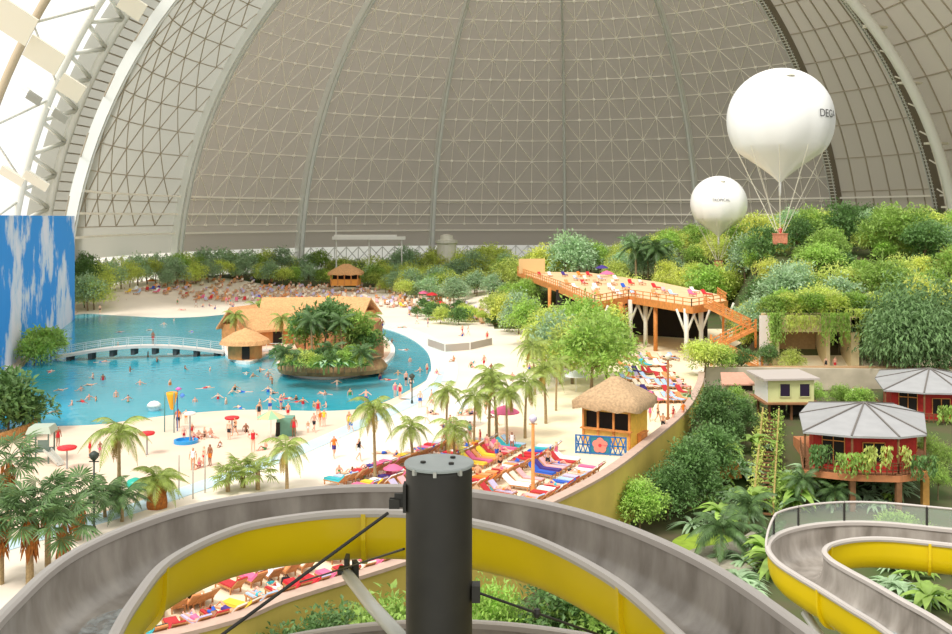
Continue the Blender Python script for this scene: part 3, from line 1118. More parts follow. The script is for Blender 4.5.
def banana_leafs(n, L, W, seed, m):
    r = random.Random(seed)
    vs, fs = [], []
    for i in range(n):
        a = i * 2.4 + r.uniform(-.4, .4)
        el = r.uniform(.5, 1.3)
        l = L * r.uniform(.7, 1.1)
        d = Vector((math.cos(a), math.sin(a), 0))
        s = Vector((-math.sin(a), math.cos(a), 0))
        o = len(vs)
        k = 6
        for j in range(k + 1):
            t = j / k
            p = d * l * (math.cos(el) * t + .35 * t * t) + Vector((0, 0, l * (math.sin(el) * t - .75 * t * t)))
            w = W * math.sin(PI * min(1, .12 + t * .88)) ** .8 * (1 if j < k else .1)
            vs += [p + s * w + Vector((0, 0, w * .35)), p, p - s * w + Vector((0, 0, w * .35))]
        for j in range(k):
            q = o + j * 3
            fs += [(q, q + 1, q + 4, q + 3), (q + 1, q + 2, q + 5, q + 4)]
    return MB().add(vs, fs)


def leafy(kind, n, L, W, seed, m, stem):
    P = Proto(kind)
    b = MB()
    b.tube([(0, 0, -.3), (0, 0, stem)], [.1, .07], 7)
    P.part('stem', b, mat('green_stem', (120, 138, 70), .6))
    P.part('leaf_crown', banana_leafs(n, L, W, seed, m), m, True, loc=(0, 0, stem))
    return P


BANANA = [leafy('banana_plant', 12, 1.7, .24, 1, LEAF[1], .8), leafy('banana_plant', 14, 1.5, .2, 2, LEAF[4], .5)]
FERN = [leafy('fern', 26, 1.1, .09, 5, LEAF[1], .15), leafy('fern', 22, 1.2, .1, 6, LEAF[4], .15)]
REED = leafy('reed_tuft', 90, 3.4, .05, 9, LEAF[5], .1)


def vine_mesh(Wd, H, n, seed):
    r = random.Random(seed)
    vs, fs = [], []
    for i in range(n):
        x, y = r.uniform(-Wd / 2, Wd / 2), r.uniform(-.25, .25)
        h = H * r.uniform(.45, 1)
        for k in range(int(h / .22)):
            leaf_card(vs, fs, Vector((x + r.uniform(-.1, .1), y + r.uniform(-.1, .1), -k * .22)), (rnd_dir(r) * .6 + Vector((0, 0, -1))).normalized(), rnd_dir(r), .42, .2)
    return MB().add(vs, fs)
# ==== buildings and fixtures ==========================================================================================
M_roofm = mat('grey_sheet_roof', (164, 164, 164), .55, var=.06, scale=.8)
M_red = mat('red_boards', (186, 44, 38), .75, var=.15, scale=2)
M_deckw = mat('weathered_deck', (150, 106, 70), .8, var=.15, scale=2)
M_terra = mat('terracotta_boards', (196, 128, 84), .8, var=.12, scale=2)
M_grn = mat('pale_green_boards', (206, 210, 150), .7, var=.06, scale=1)


def bungalow(ox, oy, lab):
    # eave corners seen from above, counter-clockwise from front left
    E = [(26.3, 79.6), (29.6, 78.0), (33.2, 77.6), (35.8, 78.6), (39.4, 87), (38.6, 91.5), (31.0, 92.2), (28.4, 87)]
    ap = (33.4, 85.2)
    ze, za, zf = 1.75, 3.05, -1.35
    t = thing('bungalow', lab, 'bungalow', (ap[0] + ox, ap[1] + oy, -1.4), 0, 'red holiday bungalows on posts')
    L = lambda x, y, z: Vector((x - ap[0], y - ap[1], z + 1.4))
    A = L(ap[0], ap[1], za)
    n = len(E)
    b = MB()
    up = [L(x, y, ze) for x, y in E]
    dn = [L(x, y, ze - .16) for x, y in E]
    b.add(up + [A], [(i, (i + 1) % n, n) for i in range(n)])
    b.add(dn + [A - Vector((0, 0, .2))], [((i + 1) % n, i, n) for i in range(n)])
    b.add(up + dn, [(i, n + i, n + (i + 1) % n, (i + 1) % n) for i in range(n)])
    rf = b.build('roof', M_roofm, t)
    b = MB()
    for i, p in enumerate(up):
        b.beam(p + Vector((0, 0, .04)), A + Vector((0, 0, .05)), .14, .07)
    b.build('ridge_batten', mat('ridge_dark', (110, 104, 98), .6), rf)
    b = MB()
    q = Vector((ap[0], ap[1]))
    sh = lambda p, k: (q.x + (p[0] - q.x) * k, q.y + (p[1] - q.y) * k)
    W = [sh(p, .84) for p in E]
    b.prism([(x - ap[0], y - ap[1]) for x, y in W], zf + 1.4, ze + 1.3)
    b.build('wall', M_red, t)
    b = MB()
    D = [sh(p, 1.0) for p in E]
    b.prism([(x - ap[0], y - ap[1]) for x, y in D], zf + 1.15, zf + 1.4)
    b.build('veranda_deck', M_deckw, t)
    for i in range(4):
        p0, p1 = Vector(W[i % n] + (0,)), Vector(W[(i + 1) % n] + (0,))
        d = (p1 - p0).normalized()
        nrm = Vector((d.y, -d.x, 0))
        rz = math.atan2(d.y, d.x)
        m_ = (p0 + p1) / 2
        wd = min(1.7, (p1 - p0).length * .6)
        if i in (0, 1, 3):
            b = MB()
            c = L(m_.x, m_.y, .25) + nrm * .03
            b.box(c, (wd, .08, 2.3 if i == 0 else 1.5), rz)
            fr = b.build('window', M_dark, t)
            b = MB()
            for k in (-.5, 0, .5):
                b.box(c + d * wd * k + nrm * .06, (.07, .06, 2.3 if i == 0 else 1.5), rz)
            b.box(c + Vector((0, 0, .75)) + nrm * .06, (wd, .06, .08), rz)
            b.build('window_frame', M_wood, fr)
    for i in (0, 1, 2, 3):
        b = MB()
        p = L(E[i][0], E[i][1], 0) * 1.0
        p = Vector((p.x * .97, p.y * .97, 0))
        b.box((p.x, p.y, (zf + ze) / 2 + 1.4), (.14, .14, ze - zf))
        b.build('veranda_post', M_wood2, t)
        b = MB()
        b.box((p.x, p.y, -1.4), (.42 if i != 3 else .5, .42 if i != 3 else .5, 3.2))
        b.build('stilt', mat('ochre_post', (190, 142, 72), .8, var=.15) if i == 3 else M_wood2, t)
    for i in (7, 0, 1, 2):
        p0, p1 = L(*E[i], zf) * 1.0, L(*E[(i + 1) % n], zf)
        b = MB()
        for h in (.45, .8, 1.0):
            b.beam(p0 * .98 + Vector((0, 0, h)), p1 * .98 + Vector((0, 0, h)), .06)
        for k in range(9):
            p = p0.lerp(p1, k / 8) * .98
            b.beam(p, p + Vector((0, 0, 1.0)), .07)
        b.build('railing', M_wood2, t)
    b = MB()
    p0, p1 = L(*E[0], zf - .1), L(*E[3], zf - .1)
    b.beam(L(*E[0], zf - .2), L(*E[1], zf - .2), .1, .5).beam(L(*E[1], zf - .2), L(*E[2], zf - .2), .1, .5).beam(L(*E[2], zf - .2), L(*E[3], zf - .2), .1, .5)
    b.build('fascia_board', M_terra, t)
    return t


bungalow(0, 0, 'red bungalow with grey fan-ribbed sheet roof, in front of its twin')
bungalow(14.4, 19.2, 'red bungalow with grey sheet roof, further back by the beige wall')

# pale green hut on posts
t = thing('hut', 'pale green hut with two dark windows standing on posts above the garden stairs', 'hut', (31.2, 100, -1.2))
b = MB()
b.add([(-2.7, -2.2, 4.0), (2.9, -1.9, 4.05), (2.5, 3.4, 4.15), (-3.1, 3.0, 4.1), (-2.7, -2.2, 4.18), (2.9, -1.9, 4.23), (2.5, 3.4, 4.33), (-3.1, 3.0, 4.28)],
      [(3, 2, 1, 0), (4, 5, 6, 7), (0, 1, 5, 4), (1, 2, 6, 5), (2, 3, 7, 6), (3, 0, 4, 7)])
b.build('roof', mat('hut_roof', (186, 176, 168), .6), t)
b = MB()
b.box((.1, .6, 2.9), (4.6, 4.4, 2.2))
b.build('wall', M_grn, t)
b = MB()
b.box((-2.22, .6, 2.8), (.1, 4.4, 2.5))
b.build('side_wall', mat('hut_side', (236, 236, 230), .6), t)
for x in (-.5, 1.45):
    b = MB()
    b.box((x, -1.62, 3.0), (.95, .08, 1.25))
    wv = b.build('window', mat('purple_dark', (44, 36, 58), .3), t)
    b = MB()
    b.box((x, -1.68, 3.66), (1.1, .06, .08)).box((x, -1.68, 2.34), (1.1, .06, .08)).box((x - .52, -1.68, 3), (.07, .06, 1.3)).box((x + .52, -1.68, 3), (.07, .06, 1.3))
    b.build('window_frame', M_grn, wv)
for x, y in ((-2, -1.4), (.2, -1.4), (2.2, -1.4), (-2, 2.4), (2.2, 2.4)):
    b = MB()
    b.box((x, y, .7), (.22, .22, 2.6))
    b.build('post', M_wood2, t)
b = MB()
b.box((.1, .4, 1.72), (5.6, 5.2, .16))
b.build('floor_deck', M_deckw, t)
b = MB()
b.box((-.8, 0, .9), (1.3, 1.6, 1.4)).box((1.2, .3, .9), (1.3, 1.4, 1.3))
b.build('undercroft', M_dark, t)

# small terracotta hut and planked decks round it
t = thing('hut', 'small low hut with reddish sheet roof beside the pale green hut', 'hut', (27.6, 105, -1.0))
b = MB()
b.add([(-1.9, -1.5, 2.5), (1.7, -1.5, 2.5), (1.2, 1.5, 3.3), (-1.3, 1.5, 3.3), (-1.9, -1.5, 2.38), (1.7, -1.5, 2.38), (1.2, 1.5, 3.18), (-1.3, 1.5, 3.18)],
      [(0, 1, 2, 3), (7, 6, 5, 4), (4, 5, 1, 0), (5, 6, 2, 1), (6, 7, 3, 2), (7, 4, 0, 3)])
b.build('roof', mat('reddish_roof', (204, 152, 128), .7, var=.08), t)
b = MB()
b.box((0, 0, 1.1), (2.9, 2.2, 2.6))
b.build('wall', mat('hut_wall', (198, 176, 150), .8), t)
b = MB()
b.box((.2, -1.14, 2.05), (2.4, .08, .55))
b.build('window', M_dark, t)
t = tag(MB().box((31.6, 89, -2.5), (4.4, 5.5, 2.4)).build('planked_deck', M_terra), 'terracotta-coloured planked deck beside the red bungalow', 'deck')
t = tag(MB().box((21.3, 84.6, -2.6), (2.4, 1.4, 1.2), .25, taper=.8).build('planked_deck', mat('orange_boards', (206, 138, 70), .8, var=.1)), 'small orange planked ledge among the garden bushes', 'deck')

# garden stairs with two overgrown handrails
t = thing('staircase', 'brown garden staircase climbing between leafy yellow handrails', 'staircase', (0, 0, 0))
s0, s1 = Vector((22.2, 76.5, -4.1)), Vector((28.9, 97, -.7))
d = s1 - s0
for e_, lab in ((-1, 'side_rail'), (1, 'side_rail')):
    n_ = Vector((d.y, -d.x, 0)).normalized() * .75 * e_
    b = MB()
    b.beam(s0 + n_, s1 + n_, .12, .3)
    b.beam(s0 + n_ + Vector((0, 0, .95)), s1 + n_ + Vector((0, 0, .95)), .14, .16)
    for k in range(9):
        p = s0 + n_ + d * k / 8
        b.beam(p, p + Vector((0, 0, 1)), .1)
    b.build(lab, mat('yellow_rail', (168, 146, 84), .7, var=.12), t)
    vs, fs = [], []
    for k in range(800):
        p = s0 + n_ + d * R_.random() + Vector((R_.gauss(0, .3), R_.gauss(0, .3), R_.uniform(-.1, 1.2)))
        leaf_card(vs, fs, p, rnd_dir(R_), rnd_dir(R_), .28, .16)
    c = MB().add(vs, fs).build('creeper', LEAF[2 if e_ < 0 else 1], t)
for k in range(26):
    b = MB()
    p = s0 + d * (k + .5) / 26
    b.box(p, (1.45, .34, .09), math.atan2(-d.x, d.y))
    b.build('tread', M_wood2, t)

# concrete portal under the hanging plants
t = thing('portal', 'beige concrete gateway with wide opening overhung by vines', 'gateway', (43, 126, 0))
M_conc = mat('beige_concrete', (222, 202, 156), .85, var=.08, scale=.6)
b = MB()
b.box((-5.6, 0, 3.2), (.9, 5, 6.4)).box((4.3, 0, 3.2), (1.0, 5, 6.4)).box((1.1, 0, 3.2), (.5, 4, 6.4)).box((-.6, 0, 5.6), (10.8, 5, 1.9)).box((-8.1, 0, .1), (.1, .1, .1))
b.build('frame', M_conc, t)
b = MB()
b.box((-6.4, -1.2, 3.3), (1.7, .3, 6.6))
b.build('side_panel', mat('pinkish_white', (238, 226, 220), .7), t)
b = MB()
b.box((2.7, 2.0, 2.4), (2.8, .3, 4.8))
b.build('dark_doorway', M_dark, t)
b = MB()
b.box((-2.3, 1.6, 2.4), (6, .4, 4.8))
b.build('shade_backing', mat('portal_shade_brown', (150, 122, 84), .9, var=.12), t)  # darker brown than the frame, with the opening's shade put into the colour
t = thing('cave', 'dark cave mouth behind a curtain of hanging roots', 'cave', (49.5, 127, 0))
b = MB()
b.box((0, 1.2, 2.9), (6.5, .3, 5.8))
b.build('recess', M_dark, t)
b = MB()
for k in range(22):
    x = -3.1 + k * .3 + R_.uniform(-.1, .1)
    b.tube([(x, R_.uniform(-.2, .6), 5.8), (x + R_.uniform(-.1, .1), 0, 3), (x, 0, R_.uniform(.0, 1.6))], .06, 5)
b.build('hanging_root', mat('root_bark', (116, 108, 82), .9), t)
t.children[-1]['kind'] = 'stuff'
for k, (x, y, z, wd, h, lab) in enumerate([(37.0, 123.0, 7.2, 2.6, 4.6, 'over the pale side panel of the gateway'), (40.6, 122.9, 6.9, 4, 2.6, 'over the lintel of the gateway'), (44.6, 122.8, 7.2, 3.6, 4.4, 'over the dark doorway of the gateway'),
                                      (48.4, 123.6, 7.6, 5, 4.6, 'before the dark cave mouth'), (53.5, 124, 8, 5, 6.5, 'beside the dark cave mouth'), (58.5, 123, 8.5, 5, 6, 'at the far end of the beige wall')]):
    o = vine_mesh(wd, h, int(wd * 14), 40 + k).build('hanging_vine', [LEAF[1], LEAF[2]][k % 2])
    o.location = (x, y, z)
    tag(o, 'curtain of green vine hanging ' + lab, 'vine', 'hanging vines')
tag(MB().box((51, 117.4, .95), (42, 1.4, .6)).build('planter_ledge', mat('ledge', (176, 140, 100), .9, var=.15)), 'long brown planting ledge on top of the beige wall', 'planter')

# timber sun deck on posts
t = thing('sun_deck', 'raised orange timber sun deck on white forked posts', 'deck', (0, 0, 0))
ZD = 7.3
dk = [(16.2, 135), (22.5, 146), (28.2, 129.5), (35, 138), (36.6, 150), (33, 178), (24, 208), (9, 214), (9.5, 205), (14, 165)]
b = MB()
b.prism(dk, ZD - .35, ZD)
b.build('platform', mat('deck_boards', (232, 196, 150), .8, var=.08, scale=.7), t)
for i in (0, 1, 2, 3, 7, 8, 9):
    p, q = dk[i], dk[(i + 1) % len(dk)]
    b = MB()
    b.beam((p[0], p[1], ZD - .45), (q[0], q[1], ZD - .45), .25, 1.0)
    b.build('fascia', M_wood, t)
    b = MB()
    for h in (.5, 1.0):
        b.beam((p[0], p[1], ZD + h), (q[0], q[1], ZD + h), .1)
    n_ = max(2, int(math.dist(p, q) / 2))
    for k in range(n_ + 1):
        x, y = p[0] + (q[0] - p[0]) * k / n_, p[1] + (q[1] - p[1]) * k / n_
        b.beam((x, y, ZD), (x, y, ZD + 1.05), .12)
    b.build('railing', M_wood, t)
b = MB()
p, q = Vector((16.4, 135.2, 0)), Vector((22.4, 145.8, 0))
for h in (5.2, 5.9):
    b.beam(p + Vector((0, 0, h)), q + Vector((0, 0, h)), .15, .2)
for k in range(9):
    r = p.lerp(q, k / 8)
    b.beam(r + Vector((0, 0, 4.9)), r + Vector((0, 0, 6.9)), .15)
b.build('lower_lattice', M_wood, t)
M_tree = mat('white_post', (224, 222, 208), .7, var=.06, scale=2)
for x, y in ((22.6, 145), (27.8, 131), (30.2, 133), (17, 137), (24.6, 143.8), (35.4, 141)):
    b = MB()
    b.tube([(x, y, 0), (x + .05, y, 3), (x, y, ZD - .4)], [.34, .3, .36], 8)
    b.tube([(x, y, 3.4), (x + 1.2, y - .4, ZD - .5)], .16, 6).tube([(x, y, 3.4), (x - 1.2, y + .4, ZD - .5)], .16, 6)
    b.build('forked_post', M_tree, t, smooth=True)
for x, y in ((12.5, 168), (18.5, 150), (20.4, 139.5), (25.3, 139.5)):
    b = MB()
    b.tube([(x, y, 0), (x, y, ZD - .3)], .3, 8)
    b.build('timber_post', M_wood, t, smooth=True)
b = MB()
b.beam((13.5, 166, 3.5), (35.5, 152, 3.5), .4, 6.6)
b.build('shade_backing', M_dark, t)  # dark sheet standing in for the shade beneath the deck
b = MB()
b.box((11.5, 204, ZD + 1.6), (5.5, .3, 3), .2)
b.build('wind_screen', mat('screen_boards', (226, 190, 134), .8), t)

# zigzag timber stairs at the deck's end
t = thing('staircase', 'orange timber zigzag staircase leading down from the sun deck', 'staircase', (0, 0, 0))
fl = [((30.2, 130.6, ZD), (35.6, 128.6, 4.6)), ((35.6, 127.2, 4.6), (30.6, 126.4, 2.4)), ((30.4, 125.0, 2.4), (35.2, 123.6, .2))]
for a, c in fl:
    a, c = Vector(a), Vector(c)
    n_ = Vector(((c - a).y, -(c - a).x, 0)).normalized() * .8
    b = MB()
    b.beam(a, c, 1.7, .25)
    b.build('flight', M_wood, t)
    for e_ in (-1, 1):
        b = MB()
        for h in (.55, 1.05):
            b.beam(a + n_ * e_ + Vector((0, 0, h)), c + n_ * e_ + Vector((0, 0, h)), .13)
        for k in range(6):
            p = a.lerp(c, k / 5) + n_ * e_
            b.beam(p, p + Vector((0, 0, 1.1)), .13)
        b.build('railing', M_wood, t)
for x, y, h in ((36.2, 128.2, 5.8), (30.0, 126.4, 4.0), (35.8, 123.8, 1.6), (32.6, 130.6, 7.6)):
    b = MB()
    b.box((x, y, h / 2), (.25, .25, h))
    b.build('newel_post', M_wood, t)

# thatched kiosk
k0 = G(583, 449, .1)
t = thing('kiosk', 'thatched bar kiosk with open serving windows on the terrace', 'kiosk', (11.6, 82.6, .12), -.5)
b = MB()
b.box((0, -1.95, .75), (4.2, .14, 1.5)).box((0, -1.95, 3.2), (4.2, .14, .5)).box((-2.05, 0, 1.75), (.14, 4, 3.4)).box((0, 1.95, 1.75), (4.2, .14, 3.4))
b.build('wall', mat('kiosk_boards', (228, 184, 96), .8, var=.12, scale=3), t)
b = MB()
b.box((2.05, 0, 1.75), (.14, 4, 3.4))
b.build('side_wall', mat('kiosk_yellow', (236, 190, 76), .8, var=.1, scale=3), t)
b = MB()
b.box((0, -1.4, 2.2), (3.9, .1, 1.5))
b.build('dark_interior', M_dark, t)
for x in (-2, -.7, .65, 2):
    b = MB()
    b.box((x, -2.05, 1.75), (.16, .16, 3.4))
    b.build('post', M_wood, t)
b = MB()
b.box((0, -2.1, 1.52), (4.4, .45, .1))
b.build('counter', M_wood, t)


def thatch_roof(w, dpt, ze, za, skirt, ridge=.1):
    b = MB()
    rings = []
    for k, (s, z) in enumerate(((1.0, ze - skirt), (1.02, ze), (.72, ze + (za - ze) * .36), (.4, ze + (za - ze) * .68), (.12, za), (.04, za + .12))):
        ring = []
        for j in range(32):
            a = 2 * PI * j / 32
            c, s_ = math.cos(a), math.sin(a)
            m_ = max(abs(c), abs(s_)) ** .75
            ring.append(Vector((c / m_ * w / 2 * s + (ridge if c > 0 else -ridge) * (1 - s), s_ / m_ * dpt / 2 * s, z - (.1 * ((j * 7) % 3) if k == 0 else 0))))
        rings += ring
    n = 32
    b.add(rings, [(i * n + j, i * n + (j + 1) % n, (i + 1) * n + (j + 1) % n, (i + 1) * n + j) for i in range(5) for j in range(n)] + [tuple(range(5 * n, 6 * n))])
    return b


o = thatch_roof(6.0, 5.6, 3.75, 5.5, .5).build('thatched_roof', M_thatch, t, smooth=True)
b = MB()
b.lathe([(.3, 5.2), (.26, 5.5), (.12, 5.62)], n=10)
b.build('roof_cap', M_wood2, o)
b = MB()
b.box((2.3, .3, .6), (.3, 1.6, .9)).box((2.3, .3, 1.08), (.45, 1.8, .08))
b.build('side_shelf', M_wood, t)

# blue lattice panels with a painted hibiscus
t = thing('lattice_fence', 'bright blue lattice fence with painted pink flower in front of the kiosk', 'fence', (9.9, 78.6, .12), -.3)
b = MB()
M_blue = mat('bright_blue', (24, 104, 168), .6)
for x in (-2.0, -.85, .75, 2.0):
    b.box((x, 0, .75), (.12, .1, 1.5))
for z in (.1, .75, 1.45):
    b.box((0, 0, z), (4.1, .08, .1))
for x0, x1 in ((-2, -.85), (.75, 2)):
    for k in range(3):
        u = x0 + (x1 - x0) * k / 3
        v = x0 + (x1 - x0) * (k + 1) / 3
        b.beam((u, 0, .1), (v, 0, 1.45), .08).beam((v, 0, .1), (u, 0, 1.45), .08)
b.build('lattice', M_blue, t)
b = MB()
b.box((-.05, .02, .75), (1.5, .05, 1.4))
b.build('picture_board', mat('board_teal', (40, 120, 140), .6), t)
b = MB()
for k in range(5):
    a = 2 * PI * k / 5 + .3
    c = Vector((-.05 + math.cos(a) * .33, -.03, .75 + math.sin(a) * .33))
    b.add([c + Vector((math.cos(x) * .3, -.01 - .002 * k, math.sin(x) * .3)) for x in [2 * PI * q / 12 for q in range(12)]], [tuple(range(12))])
b.build('painted_petal', mat('petal_pink', (238, 130, 116), .6), t)
b = MB()
b.add([(-.05 + math.cos(x) * .14, -.06, .75 + math.sin(x) * .14) for x in [2 * PI * q / 10 for q in range(10)]], [tuple(range(10))])
b.build('painted_centre', mat('petal_red', (214, 50, 60), .6), t)

# beach pavilion far behind, other far small structures
t = thing('pavilion', 'orange beach pavilion with thatched roof behind the far sunbathers', 'pavilion', (-33.5, 255, 1.6))
thatch_roof(9, 8, 3.2, 5.2, .5, .6).build('thatched_roof', M_thatcho, t, smooth=True)
b = MB()
b.box((0, 0, .7), (7, 6, 1.6))
b.build('counter', mat('pavilion_orange', (236, 160, 70), .7), t)
for x in (-3.4, -1.7, 0, 1.7, 3.4):
    b = MB()
    b.box((x, -3, 1.8), (.3, .3, 3.4))
    b.build('post', M_wood, t)
b = MB()
b.box((0, .6, 2.2), (6.4, 4, 1.5))
b.build('dark_interior', M_dark, t)
t = thing('canopy', 'long flat white canopy standing before the dome glazing', 'canopy', (-31, 287, 6))
b = MB()
b.box((0, 0, 6.9), (21, 3, .9)).box((-1, 0, 7.6), (18, 2.4, .5))
b.build('roof', M_white, t)
for x in (-9.5, 9.5, 0):
    b = MB()
    b.box((x, 0, 1), (.35, .35, 12))
    b.build('post', M_white, t)
b = MB()
b.tube([(-9.6, 0, 6), (-9.6, 0, 13)], .2, 6)
b.build('mast', M_white, t)
t = thing('tower', 'small pale round tower rising from the far trees left of the middle rib', 'tower', (-8.6, 290, 2))
b = MB()
b.lathe([(3, 0), (2.8, 9), (3.2, 9.4), (3.2, 10.2), (2.0, 10.4), (1.9, 11.6), (.6, 12)], n=18)
b.build('drum', mat('tower_pale', (222, 218, 204), .7), t)
t = thing('tent', 'pale pointed tent at the far end of the beach near the sky wall', 'tent', (-78.5, 217, .4))
b = MB()
b.add([(-2.6, -1, 0), (.9, -1.5, 0), (2.4, 1, 0), (-2, 1.5, 0), (-.5, 0, 2.5), (1.5, 0, 2.9)], [(0, 1, 4), (1, 5, 4), (1, 2, 5), (2, 3, 4, 5), (3, 0, 4)])
b.build('canvas', mat('tent_cloth', (206, 196, 170), .8), t)
b = MB()
b.tube([(1.5, 0, 0), (1.5, 0, 3.2)], .06, 5).tube([(-.5, 0, 0), (-.5, 0, 2.8)], .06, 5)
b.build('tent_pole', M_wood2, t)

# ==== island ==========================================================================================================
ISL = P2([(222, 350), (232, 361), (250, 364), (264, 357), (274, 355), (277, 366), (290, 375), (320, 379), (350, 377), (378, 370), (393, 358), (394, 348), (384, 338), (366, 327), (330, 321), (290, 319), (248, 324), (226, 336)], .1)
isl = catmull(ISL, 5, True)
ic = sum(isl, Vector()) / len(isl)
b = MB()
b.prism([(p.x, p.y) for p in isl], -.4, .42)
o = struct('ground_island', b, M_white, 'white-rimmed low shore of the island in the lagoon', False, 'island')
b = MB()
b.prism([(ic.x + (p.x - ic.x) * .95, ic.y + (p.y - ic.y) * .95) for p in isl], .3, .5)
b.build('sand_top', mat('island_sand', (236, 204, 176), .9), o)


def rock(name, c, rx, ry, h, m, lab, seed, cat='rock', n=26, top=.8, amp=1.0):
    r = random.Random(seed)
    b = MB()
    vs = []
    for k, (s, z) in enumerate(((1, 0), (1.03, .25), (.98, .55), (.9, .8), (top, 1.0))):
        for j in range(n):
            a = 2 * PI * j / n
            q = s * (1 + amp * (.07 * math.sin(a * 3 + seed) + .05 * math.sin(a * 7 + k) + r.uniform(-.04, .04)))
            vs.append((math.cos(a) * rx * q, math.sin(a) * ry * q, h * z))
    b.add(vs, [(i * n + j, i * n + (j + 1) % n, (i + 1) * n + (j + 1) % n, (i + 1) * n + j) for i in range(4) for j in range(n)] + [tuple(4 * n + j for j in range(n))])
    o = b.build(name, m, smooth=False)
    o.location = c
    return tag(o, lab, cat)


M_rock = mat('orange_rock', (190, 132, 84), .95, c2=(140, 92, 62), scale=.5, bump=.6)
M_pal = mat('palisade_brown', (176, 142, 98), .9, c2=(136, 104, 72), scale=1.6)
rock('planter', G(326, 377, .45) + Vector((0, 5.2, 0)), 6.4, 5.2, 1.9, M_pal, 'oval brown palisade planter at the near side of the island', 3, 'planter', 72, .97, .3)
rock('rock', G(368, 362, .45) + Vector((0, 3.5, 0)), 1.6, 4.0, 5.0, M_rock, 'brown rock face at the rounded end of the island', 5)
rock('rock', G(332, 352, .45) + Vector((0, 4, 0)), 5.6, 5.5, 4.2, M_rock, 'orange-brown rock mound under the island plants', 8)
M_isl = mat('hut_orange', (206, 142, 84), .85, var=.12, scale=2)


def gable(name, c, rz, w, dpt, hw, hr, lab, cone=False):
    t = thing(name, lab, 'hut', c, rz, 'thatched huts on the island')
    b = MB()
    if cone:
        b.lathe([(w * .36, 0), (w * .36, hw)], n=16)
        b.build('wall', M_isl, t)
        b = MB()
        b.lathe([(w * .54, hw - .5), (w * .5, hw), (w * .25, hw + hr * .62), (.08, hw + hr)], n=20)
        b.build('thatched_roof', M_thatcho, t)
    else:
        b.box((0, 0, hw / 2), (w * .8, dpt * .78, hw))
        b.build('wall', M_isl, t)
        b = MB()
        x, y = w / 2, dpt / 2
        V = [(-x, -y, hw - .5), (x, -y, hw - .5), (x * .92, 0, hw + hr), (-x * .92, 0, hw + hr), (-x, y, hw - .5), (x, y, hw - .5)]
        V2 = [(p[0], p[1], p[2] - .3) for p in V]
        b.add(V + V2, [(0, 1, 2, 3), (3, 2, 5, 4), (7, 6, 9, 8), (8, 9, 10, 11), (0, 6, 7, 1), (5, 11, 10, 4), (1, 7, 8, 2), (2, 8, 11, 5), (4, 10, 9, 3), (3, 9, 6, 0)])
        b.build('thatched_roof', M_thatcho, t)
    b = MB()
    b.box((w * .1, -dpt * .4 if not cone else -w * .37, hw * .45), (w * .16, .1, hw * .8))
    b.build('door', M_dark, t)
    return t


gable('island_hut', G(290, 338, .5) + Vector((0, 3, 0)), .12, 10.5, 7.5, 3.4, 2.6, 'largest thatched hut of the island, gable roof at the back')
gable('island_hut', G(262, 345, .5) + Vector((0, 2, 0)), .6, 8.5, 6.5, 2.8, 2.4, 'middle thatched hut of the island, sloping roof behind the round hut')
gable('island_hut', G(243, 359, .45) + Vector((0, 1.2, 0)), 0, 6.2, 6.2, 2.4, 1.5, 'small round thatched hut at the waterside tip of the island', True)
gable('island_hut', G(238, 345, .5) + Vector((0, 3, 0)), 1.1, 6.5, 4.5, 2.9, 2.5, 'pointed thatched hut of the island, beside the footbridge end')
gable('island_hut', G(348, 340, .5) + Vector((0, 4, 0)), -.5, 8, 5, 4.2, 2.0, 'brown thatched shelter half buried among the island palms')
b = MB()
t = thing('jetty', 'small grey jetty between the round island hut and planter', 'jetty', G(268, 352, .4))
b.box((0, 0, .25), (5, 2.2, .2))
b.build('platform', mat('jetty_grey', (206, 196, 190), .7), t)
b = MB()
b.beam((-2.4, -1, 1.3), (2.4, -1, 1.3), .08)
for k in range(5):
    b.beam((-2.4 + 1.2 * k, -1, .3), (-2.4 + 1.2 * k, -1, 1.3), .08)
b.build('railing', M_white, t)

# footbridge
t = thing('footbridge', 'low arched grey footbridge between island and sky wall', 'bridge', (0, 0, 0))
a, c = G(56, 356, .6), G(224, 351, .6)
arc = [a.lerp(c, k / 24) + Vector((0, 0, 1.15 * math.sin(PI * k / 24))) for k in range(25)]
nn = Vector((-(c - a).y, (c - a).x, 0)).normalized()
b = MB()
A = [p - nn for p in arc]
B = [p + nn for p in arc]
dn = Vector((0, 0, -.32))
b.strip(A, B)
b.strip([p + dn for p in B], [p + dn for p in A])
b.strip([p + dn for p in A], A)
b.strip(B, [p + dn for p in B])
b.build('walkway', mat('bridge_grey', (212, 206, 198), .7), t)
for e_ in (-1, 1):
    b = MB()
    for h in (.5, 1.0):
        b.tube([p + nn * e_ + Vector((0, 0, h)) for p in arc], .035, 5)
    for p in arc[::2]:
        b.tube([p + nn * e_, p + nn * e_ + Vector((0, 0, 1))], .035, 5)
    b.build('railing', mat('rail_pale', (196, 204, 204), .5), t)
for k in range(2, 24, 3):
    b = MB()
    b.box(arc[k] - Vector((0, 0, .7)), (.5, 1.6, 1.0))
    b.build('pier', mat('pier_dark', (74, 76, 76), .8), t)

# ==== beach fixtures ==================================================================================================
M_redp = mat('red_plastic', (216, 36, 44), .4)


def mushroom(px, py, dia, h, m, lab):
    t = thing('mushroom_fountain', lab, 'fountain', G(px, py), 0, 'mushroom fountains on the wet sand')
    b = MB()
    b.lathe([(.14, 0), (.07, .1), (.06, h - .2), (.1, h - .1)], n=12)
    b.build('stem', mat('fountain_stem', (150, 150, 148), .4), t, True)
    b = MB()
    r = dia / 2
    b.lathe([(r * .3, h - .16), (r * .9, h - .12), (r, h), (r * .93, h + .07), (r * .5, h + .13), (.05, h + .16)], n=24)
    b.build('cap', m, t, True)


